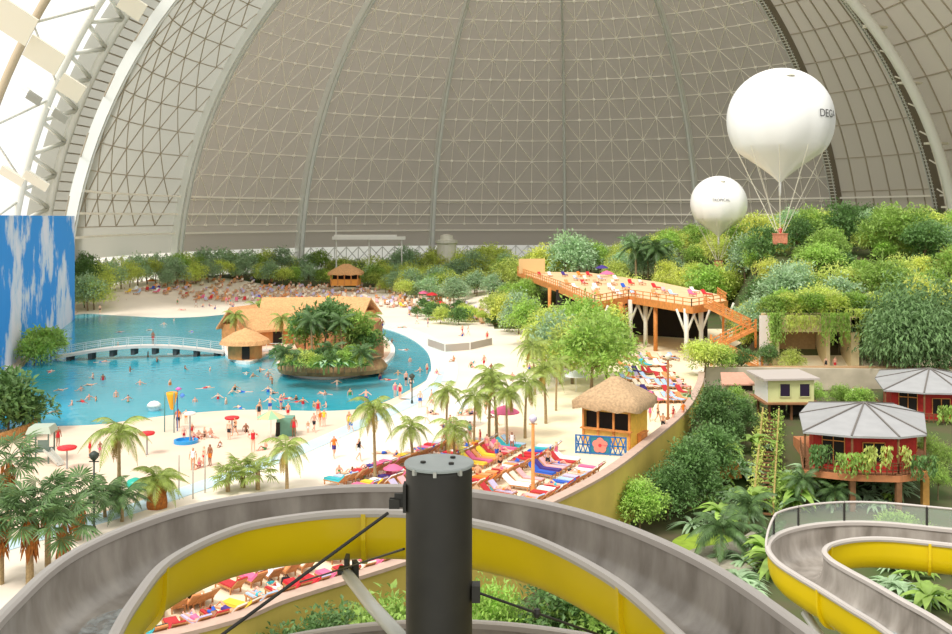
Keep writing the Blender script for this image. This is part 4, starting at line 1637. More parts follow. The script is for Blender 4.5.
mushroom(67, 469, 1.45, 1.62, M_redp, 'red mushroom fountain beside the grey play tower')
mushroom(147, 455, 1.25, 1.75, M_redp, 'red mushroom fountain behind the arching palm frond')
mushroom(232, 433, 1.3, 1.35, M_redp, 'red mushroom fountain near the water edge, farthest from the play tower')
mushroom(190, 441, 1.0, 2.35, M_white, 'white mushroom fountain standing in the blue paddling ring')
t = thing('paddling_ring', 'round blue paddling ring under the white mushroom fountain', 'basin', G(186, 443))
b = MB()
b.lathe([(1.0, 0), (1.0, .3), (.82, .3), (.8, .06)], n=24)
b.build('ring', mat('ring_blue', (46, 152, 214), .4), t)
t = thing('spray_funnel', 'yellow water funnel held up by slim poles on the beach', 'fountain', G(172, 432))
b = MB()
b.lathe([(.06, 1.95), (.16, 2.05), (.48, 3.3), (.52, 3.5), (.45, 3.5), (.3, 2.9)], n=18)
b.build('funnel', mat('funnel_yellow', (246, 176, 30), .4), t, True)
for x, y, m in ((-.62, -.1, mat('pole_teal', (70, 140, 140), .4)), (.38, .3, mat('pole_blue', (60, 110, 190), .4)), (.3, -.4, mat('pole_teal', (0, 0, 0)))):
    b = MB()
    b.tube([(x, y, 0), (x, y, 3.6)], .05, 8)
    b.build('pole', m, t, True)
b = MB()
b.lathe([(.1, 3.62), (.3, 3.75), (.05, 3.9)], (.55, .1, .05), 10)
b.build('pink_cup', mat('cup_pink', (220, 110, 190), .4), t, True)
b = MB()
b.lathe([(.1, 3.3), (.25, 3.5), (.05, 3.7)], (.85, .2, -.3), 10)
b.build('blue_cup', mat('cup_blue', (90, 150, 240), .4), t, True)
t = thing('water_dome', 'white water dome fountain standing in the shallow lagoon', 'fountain', G(154, 411))
b = MB()
b.lathe([(.7, .45), (.62, .7), (.4, .9), (.05, 1.0)], n=20)
b.build('cap', M_white, t, True)
b = MB()
b.lathe([(.5, -.1), (.55, .2), (.66, .5)], n=16)
b.build('water_veil', mat('veil', (200, 226, 232), .2), t, True)
t = thing('spray_toy', 'turquoise spray toy lying on the wet sand by the stout palm', 'toy', G(135, 487))
b = MB()
b.lathe([(.55, 0), (.65, .25), (.5, .5), (.12, .66)], n=16)
b.build('shell', mat('toy_teal', (30, 172, 150), .4), t, True)
b = MB()
b.lathe([(.05, .2), (.18, .35), (.16, .5), (.04, .6)], (.7, -.1, .1), 10)
b.build('head', mat('toy_teal', (0, 0, 0)), t, True)
t = thing('play_tower', 'grey-green play tower with roof and small slide beside the lagoon', 'play tower', G(42, 462), .1)
M_pt = mat('tower_green', (104, 122, 112), .6)
for x in (-.7, .7):
    for y in (-.7, .7):
        b = MB()
        b.box((x, y, 1.25), (.1, .1, 2.5))
        b.build('post', M_pt, t)
b = MB()
b.box((0, 0, 2.6), (1.9, 1.9, .5), taper=.8)
b.build('roof', mat('shade_roof', (176, 188, 170), .6), t)
b = MB()
b.box((0, 0, .95), (1.5, 1.5, .1))
b.box((.3, -.7, 1.4), (.8, .06, .9))
b.build('platform', M_pt, t)
b = MB()
b.beam((.6, -.7, 1.0), (1.9, -1.6, .1), .5, .06).beam((.35, -.8, 1.15), (1.65, -1.7, .25), .06, .2).beam((.85, -.6, 1.15), (2.1, -1.5, .25), .06, .2)
b.build('slide', M_steel, t)
b = MB()
for e_ in (0, .45):
    b.beam((-.7, -.4 + e_, 1.0), (-1.8, -.8 + e_, 0), .08).beam((-.7, -.4 + e_, 1.9), (-1.8, -.8 + e_, .9), .06)
for k in range(5):
    b.box((-.85 - .2 * k, -.25 - .07 * k, .85 - .18 * k), (.2, .5, .04))
b.build('steps', M_pt, t)
t = thing('parasol', 'beige and green striped parasol on the beach beside the green shelter', 'parasol', G(271, 440))
b = MB()
b.tube([(0, 0, 0), (0, 0, 2.2)], .04, 8)
b.build('pole', M_white, t)
for k in range(8):
    b = MB()
    a0, a1_ = 2 * PI * k / 8, 2 * PI * (k + 1) / 8
    b.add([(0, 0, 2.55), (1.25 * math.cos(a0), 1.25 * math.sin(a0), 1.95), (1.25 * math.cos(a1_), 1.25 * math.sin(a1_), 1.95), (0, 0, 2.5)], [(0, 1, 2), (3, 2, 1)])
    b.build('canopy_panel', mat('para_beige', (224, 190, 140), .8) if k % 2 else mat('para_green', (150, 190, 150), .8), t)
t = thing('beach_shelter', 'square green cloth shelter on the beach beside the striped parasol', 'tent', G(286, 435), .1)
b = MB()
b.box((0, 0, .8), (1.7, 1.5, 1.6), taper=.86)
b.build('canvas', mat('shelter_green', (110, 156, 136), .8, var=.06), t)
b = MB()
b.box((-.62, -.7, .65), (.35, .12, 1.2))
b.build('opening', M_dark, t)
t = thing('palisade', 'short palisade of orange logs round the plants beside play tower', 'fence', (0, 0, 0))
ln = catmull(P2([(-30, 452), (0, 444), (18, 438), (34, 431), (36, 424)]), 8)
for k, p in enumerate(ln):
    b = MB()
    b.lathe([(.17, -.1), (.17, .85), (.1, .92)], p, 8)
    b.build('log', mat('log_orange', (196, 146, 90), .9, var=.2), t)

t = thing('fence', 'low grey net fence on the sand beyond the lagoon curb', 'fence', (0, 0, 0))
ln = P2([(428, 346), (445, 352), (470, 350), (492, 345)])
b = MB()
for p, q in zip(ln, ln[1:]):
    b.beam(p + Vector((0, 0, .55)), q + Vector((0, 0, .55)), .06, 1.0)
b.build('net', mat('net_grey', (176, 166, 156), .8), t)
for p in ln:
    b = MB()
    b.beam(p, p + Vector((0, 0, 1.25)), .14)
    b.build('post', M_white, t)

# ==== lamp posts ======================================================================================================


def lamp(px, py, h, lab, pole, head, r=.07):
    t = thing('lamp_post', lab, 'lamp post', G(px, py), 0, 'lamp posts on the beach')
    b = MB()
    b.lathe([(r * 1.8, 0), (r * 1.8, .3), (r, .4), (r * .8, h - .5)], n=10)
    b.build('pole', pole, t, True)
    b = MB()
    b.lathe([(.08, h - .5), (.26, h - .3), (.3, h - .1), (.2, h), (.05, h + .1)], n=14)
    b.build('lamp_head', head, t, True)
    b = MB()
    b.beam((-.3, 0, h - .55), (.3, 0, h - .55), .06)
    b.build('arm', pole, t)


M_ldark = mat('lamp_dark', (52, 62, 52), .5)
lamp(94, 532, 4.8, 'dark green lamp post among the nearest fan palms', M_ldark, M_ldark)
lamp(533, 493, 5.3, 'orange wooden lamp post with pale globe on the terrace', M_wood, mat('globe_lilac', (212, 204, 226), .3), .13)
lamp(412, 404, 3.0, 'dark lamp post with round lamps near the lagoon curb', M_ldark, M_ldark)
lamp(668, 421, 6.2, 'brown wooden lamp post beside the upper terrace loungers', mat('post_brown', (150, 96, 50), .8), M_cream, .12)
for k, (px, py, h) in enumerate(((179, 495, 2.7), (193, 499, 2.4), (205, 493, 2.6))):
    t = tag(MB().lathe([(.05, 0), (.045, h), (.02, h + .05)], n=8).build('slim_pole', M_steel, smooth=True), ['slim steel pole', 'middle slim steel pole', 'slim steel pole'][k] + [' on the sand, closest to the stout palm', ' of three before the family group', ' on the sand, closest to the fan palm clump'][k], 'pole', 'slim poles on the near beach')
    t.location = G(px, py)

# ==== balloons ========================================================================================================
M_ball = mat('balloon_white', (244, 244, 240), .35)


def balloon(c, r, lab, text, ang, size, base):
    t = thing('balloon', lab, 'balloon', c, 0, 'white captive balloons')
    prof = []
    for k in range(22):
        a = PI / 2 - k / 21 * (PI / 2 + .58)
        prof.append((max(r * math.cos(a), .02), r * math.sin(a)))
    x0, z0 = prof[-1]
    for k in range(1, 8):
        f = k / 7
        prof.append((x0 * (1 - f) ** 1.15 + .14, z0 - r * .62 * f))
    b = MB()
    n = 48
    vs = []
    for q, (x, z) in enumerate(prof):
        cr = max(0, (q - 11) / 18)
        for j in range(n):
            a = 2 * PI * j / n
            f = 1 - .10 * cr * (max(0, math.sin(a * 9)) ** 2) * min(1, x / r * 2) - (.07 * cr * math.sin(a * 4 + 1) ** 2)
            vs.append((x * f * math.cos(a), x * f * math.sin(a), z))
    k = len(prof)
    b.add(vs, [(i * n + j, (i + 1) * n + j, (i + 1) * n + (j + 1) % n, i * n + (j + 1) % n) for i in range(k - 1) for j in range(n)])
    b.build('envelope', M_ball, t, True)
    zb = prof[-1][1]
    b = MB()
    b.lathe([(.13, zb - 1.5), (.15, zb + .05)], n=10)
    b.build('nozzle', M_ball, t, True)
    b = MB()
    b.lathe([(.42, 0), (.5, .05), (.42, .12), (.2, .14)], (0, -r * .62, r * .775), 16)
    b.build('valve', M_cream, t)
    zk = base - c.z
    for j in range(10):
        a = 2 * PI * j / 10
        b = MB()
        b.tube([(r * .86 * math.cos(a), r * .86 * math.sin(a), -r * .5), (.5 * math.cos(a), .5 * math.sin(a), zk + 1.3)], .035, 5)
        b.build('rope', M_cream, t)
    b = MB()
    b.box((0, 0, zk + .5), (1.3, 1.3, 1.0)).box((0, 0, zk + 1.02), (1.42, 1.42, .12)).box((-.55, 0, zk), (.12, 1.2, .3)).box((.55, 0, zk), (.12, 1.2, .3))
    b.build('basket', mat('basket_wicker', (196, 128, 96), .9, var=.2, scale=5), t)
    # lettering wrapped on the envelope
    cu = bpy.data.curves.new('lettering', 'FONT')
    cu.body = text
    cu.size = size
    cu.align_x = 'CENTER'
    tmp = bpy.data.objects.new('tmp', cu)
    me = bpy.data.meshes.new_from_object(tmp)
    bpy.data.objects.remove(tmp)
    for v in me.vertices:
        az, el = ang[0] + v.co.x / r, ang[1] + v.co.y / r
        rr = r * 1.012
        v.co = Vector((rr * math.sin(az) * math.cos(el), -rr * math.cos(az) * math.cos(el), rr * math.sin(el)))
    me.materials.append(mat('lettering_grey', (70, 70, 70), .6))
    o = bpy.data.objects.new('lettering', me)
    COL.objects.link(o)
    o.parent = t
    return t


bc = Vector(((780 - 476) / F * 112, 112, EYE - (121 - HORIZON) / F * 112))
balloon(bc, 5.95, 'large white balloon with rope-hung basket over the hillside', 'DEGA', (.72, -.0), 1.2, EYE - (242 - HORIZON) / F * 112 - .1)
bc2 = Vector(((718.5 - 476) / F * 190, 190, EYE - (204 - HORIZON) / F * 190))
balloon(bc2, 5.4, 'smaller white balloon sinking behind the hillside trees', 'TROPICAL', (-.15, .08), .72, 9.5)
# ==== people ==========================================================================================================
SKIN = [mat('skin_' + n, c, .55) for n, c in (('fair', (236, 190, 162)), ('tan', (214, 158, 120)), ('rosy', (232, 172, 148)), ('brown', (160, 108, 78)))]
HAIR = [mat('hair_' + n, c, .7) for n, c in (('dark', (44, 32, 28)), ('brown', (92, 62, 42)), ('blond', (206, 172, 112)))]
CLO = {n: mat('cloth_' + n, c, .8) for n, c in (('red', (206, 36, 46)), ('blue', (44, 92, 190)), ('black', (34, 34, 40)), ('white', (240, 240, 240)), ('purple', (70, 50, 130)), ('orange', (240, 130, 40)), ('pink', (232, 110, 150)),
                                                ('green', (60, 140, 80)), ('yellow', (240, 205, 60)), ('turquoise', (60, 180, 190)))}

BASE = dict(pel=(0, 0, .93), sp=(0, 0, 1.12), ch=(0, 0, 1.32), nk=(0, .01, 1.47), h0=(0, -.015, 1.56), h1=(0, -.01, 1.665), ns=(0, -.105, 1.6),
            sl=(-.18, 0, 1.41), el=(-.25, .02, 1.13), wl=(-.27, -.05, .89), hl=(-.27, -.08, .79), sr=(.18, 0, 1.41), er=(.25, .02, 1.13), wr=(.27, -.05, .89), hr=(.27, -.08, .79),
            pl=(-.09, 0, .87), kl=(-.1, -.02, .48), al=(-.1, .03, .08), tl=(-.11, -.15, .03), pr=(.09, 0, .87), kr=(.1, -.02, .48), ar=(.1, .03, .08), tr=(.11, -.15, .03))
RAD = dict(pel=.135, sp=.112, ch=.142, nk=.056, h0=.082, h1=.088, ns=.018, s=.058, e=.043, w=.03, h=.036, p=.088, k=.056, a=.037, t=.034)
BONES = [('pel', 'sp'), ('sp', 'ch'), ('ch', 'nk'), ('nk', 'h0'), ('h0', 'h1'), ('h0', 'ns'), ('ch', 'sl'), ('sl', 'el'), ('el', 'wl'), ('wl', 'hl'), ('ch', 'sr'), ('sr', 'er'), ('er', 'wr'), ('wr', 'hr'),
         ('pel', 'pl'), ('pl', 'kl'), ('kl', 'al'), ('al', 'tl'), ('pel', 'pr'), ('pr', 'kr'), ('kr', 'ar'), ('ar', 'tr')]
POSES = {
    'standing': {},
    'walking': dict(kl=(-.1, -.16, .5), al=(-.1, -.22, .09), tl=(-.1, -.4, .06), kr=(.1, .04, .48), ar=(.1, .3, .13), tr=(.1, .16, .03), wl=(-.26, .1, .9), el=(-.24, .12, 1.14), hl=(-.26, .08, .81), wr=(.26, -.2, .95), hr=(.25, -.28, .88)),
    'standing hands on hips': dict(el=(-.4, .06, 1.18), wl=(-.2, -.04, 1.0), hl=(-.14, -.1, .97), er=(.4, .06, 1.18), wr=(.2, -.04, 1.0), hr=(.14, -.1, .97)),
    'waving an arm': dict(er=(.4, .0, 1.56), wr=(.42, -.05, 1.82), hr=(.42, -.06, 1.92)),
    'sitting': dict(pel=(0, .05, .14), sp=(0, .1, .33), ch=(0, .08, .53), nk=(0, .06, .68), h0=(0, .04, .77), h1=(0, .04, .875), ns=(0, -.06, .8), sl=(-.18, .08, .61), el=(-.28, .2, .38), wl=(-.26, .28, .12), hl=(-.26, .3, .04),
                    sr=(.18, .08, .61), er=(.28, .12, .36), wr=(.2, -.16, .36), hr=(.18, -.24, .36), pl=(-.1, 0, .12), kl=(-.14, -.34, .4), al=(-.13, -.62, .07), tl=(-.14, -.78, .03), pr=(.1, 0, .12), kr=(.14, -.42, .16), ar=(.13, -.82, .06), tr=(.15, -.86, .18)),
    'lying': dict(pel=(0, 0, .13), sp=(0, .2, .12), ch=(0, .4, .14), nk=(0, .55, .14), h0=(0, .64, .15), h1=(0, .745, .16), ns=(0, .67, .25), sl=(-.18, .49, .12), el=(-.34, .62, .08), wl=(-.2, .8, .08), hl=(-.12, .86, .09),
                  sr=(.18, .49, .12), er=(.26, .22, .07), wr=(.27, -.02, .07), hr=(.26, -.12, .06), pl=(-.09, -.06, .11), kl=(-.12, -.42, .34), al=(-.1, -.72, .06), tl=(-.1, -.86, .05), pr=(.09, -.06, .11), kr=(.11, -.46, .1), ar=(.12, -.86, .06), tr=(.14, -.9, .16)),
    'swimming': dict(pel=(0, .1, .0), sp=(0, -.1, .04), ch=(0, -.3, .07), nk=(0, -.45, .12), h0=(0, -.54, .16), h1=(0, -.62, .22), ns=(0, -.64, .12), sl=(-.18, -.38, .07), el=(-.3, -.66, .04), wl=(-.26, -.92, .03), hl=(-.24, -1.02, .03),
                     sr=(.18, -.38, .07), er=(.42, -.2, .12), wr=(.5, -.44, .04), hr=(.5, -.54, .02), pl=(-.09, .17, -.03), kl=(-.14, .56, -.02), al=(-.12, .95, .02), tl=(-.12, 1.08, .03), pr=(.09, .17, -.03), kr=(.16, .54, -.08), ar=(.14, .92, -.08), tr=(.14, 1.06, -.06)),
    'wading': dict(el=(-.42, -.08, 1.22), wl=(-.62, -.2, 1.16), hl=(-.7, -.26, 1.15), er=(.42, -.06, 1.22), wr=(.56, -.26, 1.18), hr=(.6, -.35, 1.18)),
}


def grow(pose):
    J = dict(BASE)
    J.update(POSES[pose])
    names = list(J)
    me = bpy.data.meshes.new('body')
    me.from_pydata([J[n] for n in names], [(names.index(a), names.index(b)) for a, b in BONES], [])
    o = bpy.data.objects.new('tmp', me)
    COL.objects.link(o)
    o.modifiers.new('skin', 'SKIN')
    sub = o.modifiers.new('sub', 'SUBSURF')
    sub.levels = 1
    for i, n in enumerate(names):
        r = RAD.get(n) or RAD[n[0]]
        d = me.skin_vertices[0].data[i]
        d.radius = (r * (1.12 if n in ('pel', 'sp', 'ch') else 1), r * (.86 if n in ('pel', 'sp', 'ch') else 1))
        d.use_root = n == 'pel'
    bpy.context.view_layer.update()
    ev = o.evaluated_get(bpy.context.evaluated_depsgraph_get())
    out = bpy.data.meshes.new_from_object(ev)
    bpy.data.objects.remove(o)
    out.polygons.foreach_set('use_smooth', [True] * len(out.polygons))
    return out, {k: Vector(v) for k, v in J.items()}


def cut(me, J, want, off, name, m):
    """clothing or hair that follows the body: the faces nearest to the wanted bones, pushed outwards"""
    keep = []
    for p in me.polygons:
        best = None
        for a, b in BONES:
            d = J[b] - J[a]
            t = max(0, min(1, (p.center - J[a]).dot(d) / d.length_squared))
            q = (p.center - J[a] - d * t).length - (RAD.get(a) or RAD[a[0]]) * .6
            if best is None or q < best[0]:
                best = (q, a, b, t)
        if want(best[1], best[2], best[3], p):
            keep.append(p)
    idx = {}
    vs, fs = [], []
    for p in keep:
        f = []
        for i in p.vertices:
            if i not in idx:
                idx[i] = len(vs)
                vs.append(me.vertices[i].co + me.vertices[i].normal * off)
            f.append(idx[i])
        fs.append(f)
    if not fs:
        vs, fs = [(0, 0, 0), (.01, 0, 0), (0, .01, 0)], [(0, 1, 2)]
    return MB().add(vs, fs).mesh(name, m, True)


def trunks(a, b, t, p):
    return (a == 'pel' and b in ('pl', 'pr')) or (a in ('pl', 'pr') and t < .55) or (a == 'pel' and b == 'sp' and t < .35)


def bikini(a, b, t, p):
    return (a == 'pel' and b in ('pl', 'pr')) or (a in ('pl', 'pr') and t < .1) or (a == 'pel' and b == 'sp' and t < .15) or (a == 'sp' and .45 < t) or (a == 'ch' and b == 'nk' and t < .12)


def suit(a, b, t, p):
    return a in ('pel', 'sp') or (a in ('pl', 'pr') and t < .1) or (a == 'ch' and b == 'nk' and t < .25)


def shirt(a, b, t, p):
    return a in ('pel', 'sp') and not (a == 'pel' and b in ('pl', 'pr')) or (a == 'ch' and t < .8) or (a in ('sl', 'sr') and t < .55)


PEOPLE = {}
for pose in POSES:
    me, J = grow(pose)
    nose = J['ns']
    hd = (J['h1'] - J['h0']).normalized()
    face = (nose - J['h0']).normalized()
    hair = lambda a, b, t, p: (a == 'h0' and b == 'h1' or (a == 'h0' and b != 'ns')) and ((p.center - J['h0']).dot(hd) > .1 or (p.center - J['h0'] - hd * .05).dot(face) < -.005)
    me.materials.append(SKIN[0])
    PEOPLE[pose] = dict(body=me, hair=cut(me, J, hair, .018, 'hair', HAIR[0]), trunks=cut(me, J, trunks, .014, 'swim_trunks', CLO['blue']), bikini=cut(me, J, bikini, .01, 'bikini', CLO['blue']),
                        suit=cut(me, J, suit, .01, 'swimsuit', CLO['blue']), shirt=cut(me, J, shirt, .016, 'shirt', CLO['blue']))
WORN = dict(trunks='swim_trunks', bikini='bikini', suit='swimsuit', shirt='shirt')


def person(loc, pose, wear, label, group, rz=None, sc=1.0, skin=None, hair=None, where=True):
    """wear: list of (garment, colour)"""
    r = bpy.data.objects.new('person', PEOPLE[pose]['body'])
    COL.objects.link(r)
    r.location = loc
    r.rotation_euler = (0, 0, R_.uniform(-PI, PI) if rz is None else rz)
    r.scale = (sc,) * 3
    r.material_slots[0].link = 'OBJECT'
    r.material_slots[0].material = SKIN[R_.choice((0, 0, 1, 2, 2, 3)) if skin is None else skin]
    for nm, key, m in [('hair', 'hair', HAIR[R_.choice((0, 0, 1, 2)) if hair is None else hair])] + [(WORN[g], g, CLO[c]) for g, c in wear]:
        c = bpy.data.objects.new(nm, PEOPLE[pose][key])
        COL.objects.link(c)
        c.parent = r
        c.material_slots[0].link = 'OBJECT'
        c.material_slots[0].material = m
    return tag(r, label, 'person', group, None, where)


def rand_wear():
    c = R_.choice(('red', 'blue', 'black', 'white', 'purple', 'orange', 'pink', 'green', 'turquoise', 'black', 'blue', 'red'))
    g = R_.choice(('trunks', 'trunks', 'bikini', 'suit'))
    return g, c


def say(g, c):
    return c + ' ' + {'trunks': 'swim trunks', 'bikini': 'bikini', 'suit': 'swimsuit', 'shirt': 'shirt'}[g]


def bather(px, py, pose, group, on, z=0.0, sc=None, rz=None, wear=None):
    w = wear or [rand_wear()]
    s = sc or R_.uniform(.92, 1.06)
    kid = 'small ' if s < .8 else ''
    lab = kid + 'person in ' + ' and '.join(say(*x) for x in w) + ', ' + pose + ' ' + on
    return person(G(px, py, z), pose, w, lab, group, rz, s)


# swimmers in the lagoon
SW = [(102, 362), (157, 362), (148, 357), (175, 354), (185, 370), (210, 371), (50, 372), (93, 379), (103, 380), (91, 385), (81, 391), (116, 397), (83, 402), (89, 400), (96, 401), (121, 332), (164, 325), (174, 321), (192, 332), (232, 394), (195, 402),
      (246, 374), (253, 377), (260, 372), (265, 370), (268, 377), (271, 380), (243, 392), (235, 390), (271, 394), (286, 399), (296, 400), (314, 407), (324, 394), (337, 385), (380, 379), (389, 380), (420, 372), (260, 405), (240, 408), (326, 407),
      (272, 384), (274, 393), (268, 392), (284, 398), (297, 402), (303, 404), (325, 395), (281, 408), (72, 405), (118, 346), (62, 390), (140, 385), (30, 404), (55, 412), (128, 402), (170, 385), (205, 388), (218, 399), (350, 395), (365, 399), (398, 375),
      (410, 362), (404, 350), (392, 343), (226, 404), (150, 330), (130, 372)]
for k, (x, y) in enumerate(SW):
    if k % 3 == 0:
        g, c = rand_wear()
        person(G(x, y, .05), 'swimming', [(g, c)], 'person swimming flat in the lagoon in ' + say(g, c), 'swimmers in the lagoon')
    else:
        g, c = rand_wear()
        p = person(G(x, y, .05) - Vector((0, 0, R_.uniform(.9, 1.15))), 'wading' if k % 3 == 1 else 'standing', [(g, c)], 'bather standing ' + ('with arms spread ' if k % 3 == 1 else '') + 'in lagoon water in ' + say(g, c), 'swimmers in the lagoon')
# people on the beach; foot of each one
gb = 'bathers on the near beach'
bather(178, 428, 'standing', gb, 'on wet sand under the yellow funnel', rz=0, wear=[('shirt', 'orange'), ('trunks', 'black')], sc=1.05)
for x, y, po, w, s in ((184, 441, 'standing', ('trunks', 'red'), .7), (192, 437, 'standing', ('suit', 'red'), .7), (194, 441, 'sitting', ('suit', 'red'), .85), (199, 439, 'sitting', ('trunks', 'red'), .9), (204, 437, 'sitting', ('bikini', 'black'), 1), (211, 438, 'sitting', ('trunks', 'white'), 1),
                       (229, 440, 'standing', ('trunks', 'black'), 1), (235, 436, 'walking', ('bikini', 'black'), .95), (246, 432, 'sitting', ('trunks', 'black'), .9), (220, 447, 'sitting', ('suit', 'white'), .6),
                       (259, 420, 'standing', ('suit', 'black'), 1), (270, 413, 'wading', ('trunks', 'blue'), 1), (281, 410, 'standing', ('bikini', 'blue'), .95), (288, 419, 'standing', ('trunks', 'red'), .9), (294, 437, 'standing', ('suit', 'red'), 1.05), (308, 433, 'standing', ('trunks', 'white'), .62),
                       (314, 432, 'walking', ('trunks', 'black'), 1.02), (318, 417, 'standing', ('suit', 'red'), 1), (324, 427, 'standing', ('shirt', 'yellow'), .95), (320, 427, 'standing', ('shirt', 'orange'), .9), (349, 430, 'standing', ('suit', 'yellow'), 1), (351, 432, 'walking', ('trunks', 'blue'), .9),
                       (24, 457, 'standing', ('trunks', 'red'), 1), (58, 447, 'standing', ('suit', 'red'), 1), (90, 458, 'waving an arm', ('suit', 'red'), .95), (100, 456, 'standing', ('trunks', 'pink'), .7),
                       (193, 470, 'standing', ('shirt', 'white'), 1.0), (199, 468, 'sitting', ('bikini', 'pink'), .9), (204, 467, 'standing', ('bikini', 'red'), .95), (210, 466, 'standing', ('trunks', 'orange'), 1), (186, 424, 'wading', ('bikini', 'orange'), .8),
                       (265, 450, 'sitting', ('trunks', 'green'), .9), (395, 397, 'standing', ('suit', 'pink'), .95), (400, 399, 'standing', ('suit', 'red'), 1), (406, 386, 'standing', ('trunks', 'black'), 1), (411, 391, 'walking', ('bikini', 'black'), 1), (366, 406, 'wading', ('trunks', 'blue'), 1),
                       (432, 402, 'sitting', ('bikini', 'white'), 1), (437, 375, 'sitting', ('suit', 'pink'), .9), (427, 374, 'standing', ('trunks', 'red'), .8)):
    bather(x, y, po, gb, 'on sand', sc=s, wear=[w], rz=R_.uniform(-1, 1))
bather(253, 452, 'standing hands on hips', gb, 'on pale sand near the green shelter', rz=.2, sc=1.08, wear=[('shirt', 'red')])
bather(334, 458, 'walking', gb, 'along the pale blue strip', rz=.6, sc=1.05, wear=[('shirt', 'orange'), ('trunks', 'purple')])
bather(359, 461, 'walking', gb, 'along the white sand', rz=1.2, sc=1.05, wear=[('shirt', 'black'), ('trunks', 'white')])
bather(383, 454, 'lying', gb, 'on a blue towel on white sand', rz=1.4, wear=[('trunks', 'blue')])
bather(397, 461, 'sitting', gb, 'on white sand beside the dark slide column', rz=.8, wear=[('shirt', 'blue')])
for x, y in ((339, 476), (352, 478), (363, 479), (383, 482), (388, 480)):
    bather(x, y, 'sitting', gb, 'just behind the big slide rim')
bather(153, 344, 'standing', gb, 'in the middle of the footbridge', .8 + 1.0, wear=[('trunks', 'red')])
bather(60, 324, 'sitting', gb, 'at the end of the rose walkway', .3, wear=[('suit', 'red')])
bather(100, 313, 'standing', gb, 'at the far lagoon edge', wear=[('trunks', 'black')])
for x, y, w, s in ((663, 432, ('trunks', 'black'), 1), (673, 425, ('shirt', 'red'), 1.05), (683, 420, ('shirt', 'orange'), 1), (658, 422, ('bikini', 'black'), 1), (650, 421, ('suit', 'pink'), .95), (690, 404, ('trunks', 'green'), 1), (668, 404, ('suit', 'white'), 1)):
    bather(x, y, 'walking', 'people walking on the terrace', 'on the terrace path along the wall', .12, wear=[w], sc=s)
for x, y, z, w in ((853, 403, -.9, ('shirt', 'white')), (861, 402, -.9, ('shirt', 'blue')), (903, 480, -4, ('bikini', 'pink')), (910, 482, -4, ('trunks', 'black')), (826, 371, .02, ('suit', 'black')), (835, 370, .02, ('trunks', 'red'))):
    bather(x, y, 'standing', 'people by the bungalows', 'beyond the bungalow roof' if z > -2 and z < 0 else 'below the bungalow' if z < -2 else 'in the gateway', z, wear=[w], rz=0)
person(bc + Vector((0, -.1, EYE - (242 - HORIZON) / F * 112 + .1 - bc.z)), 'standing', [('shirt', 'red')], 'person in red shirt riding in the basket of the large balloon', None, 0, 1.0, where=False)
# scattered bathers on the white sand beyond the curb and at the far shore
r = random.Random(5)
for k in range(46):
    u = r.random()
    x, y = 380 + 150 * u + r.uniform(-22, 22), 326 + 40 * u + r.uniform(-14, 26)
    if 425 < x < 495 and 342 < y < 356 or (x < 445 and y > 330):
        continue
    po = r.choice(('lying', 'lying', 'sitting', 'standing', 'walking'))
    bather(x, y, po, 'bathers on the white sand', 'on white sand beyond the curb')
for k in range(26):
    x, y = r.uniform(96, 235), r.uniform(298, 311)
    bather(x, y, r.choice(('standing', 'walking', 'sitting', 'lying')), 'bathers on the far sand', 'on the far sand', .1)
for k in range(16):
    x, y = r.uniform(420, 500), r.uniform(405, 428)
    bather(x, y, r.choice(('sitting', 'lying', 'walking')), 'bathers among the terrace palms', 'on sand among the palms')
# ==== sun loungers, towels, parasols ==================================================================================
P = Proto('sun_lounger')
M_lw = mat('lounger_wood', (190, 130, 78), .7, var=.15, scale=3)
b = MB()
b.box((-.31, .2, .3), (.06, 1.5, .08)).box((.31, .2, .3), (.06, 1.5, .08)).box((0, .93, .3), (.62, .06, .08)).box((0, -.53, .3), (.62, .06, .08))
for k in range(9):
    b.box((0, -.45 + .165 * k, .33), (.6, .09, .025))
P.part('frame', b, M_lw)
for x in (-.3, .3):
    for y in (-.45, .85):
        b = MB()
        b.box((x, y, .13), (.06, .07, .27))
        P.part('leg', b, M_lw)
bk = Matrix.Rotation(-.75, 3, 'X')
b = MB()
b.box((0, -.82, .6), (.62, .72, .05), M=bk)
P.part('backrest', b, M_lw)
b = MB()
b.box((0, .22, .38), (.58, 1.42, .08)).box((0, -.79, .65), (.58, .76, .08), M=bk)
P.part('mattress', b, CLO['white'])
LOUNGER = P
MATT = [('cream', mat('mattress_cream', (236, 222, 200), .85)), ('cream', mat('mattress_cream', 0)), ('lilac', mat('mattress_lilac', (196, 186, 214), .85)), ('pale blue', mat('mattress_sky', (176, 204, 232), .85)), ('orange', mat('mattress_orange', (226, 150, 92), .85)),
        ('pink', mat('mattress_pink', (232, 176, 178), .85)), ('red', mat('mattress_red', (190, 48, 52), .85)), ('tan', mat('mattress_tan', (198, 160, 120), .85)), ('white', mat('mattress_white', (244, 240, 236), .85))]
tw = MB()
L_ = [(-.24, .95, .3), (-.24, .93, .435), (-.24, .3, .43), (-.24, -.45, .435), (-.24, -.8, .74), (-.24, -1.05, .95)]
tw.strip([Vector((-.29, y, z)) for _, y, z in L_], [Vector((.29, y, z)) for _, y, z in L_])
tw.strip([Vector((-.29, y, z + .02)) for _, y, z in L_], [Vector((.29, y, z + .02)) for _, y, z in L_])
tw.strip([Vector((-.29, y, z)) for _, y, z in L_], [Vector((-.34, y, z - .16)) for _, y, z in L_])
tw.strip([Vector((.29, y, z)) for _, y, z in L_], [Vector((.34, y, z - .16)) for _, y, z in L_])
TOWEL = tw.mesh('towel', CLO['red'])
LR = random.Random(11)
NL = {}


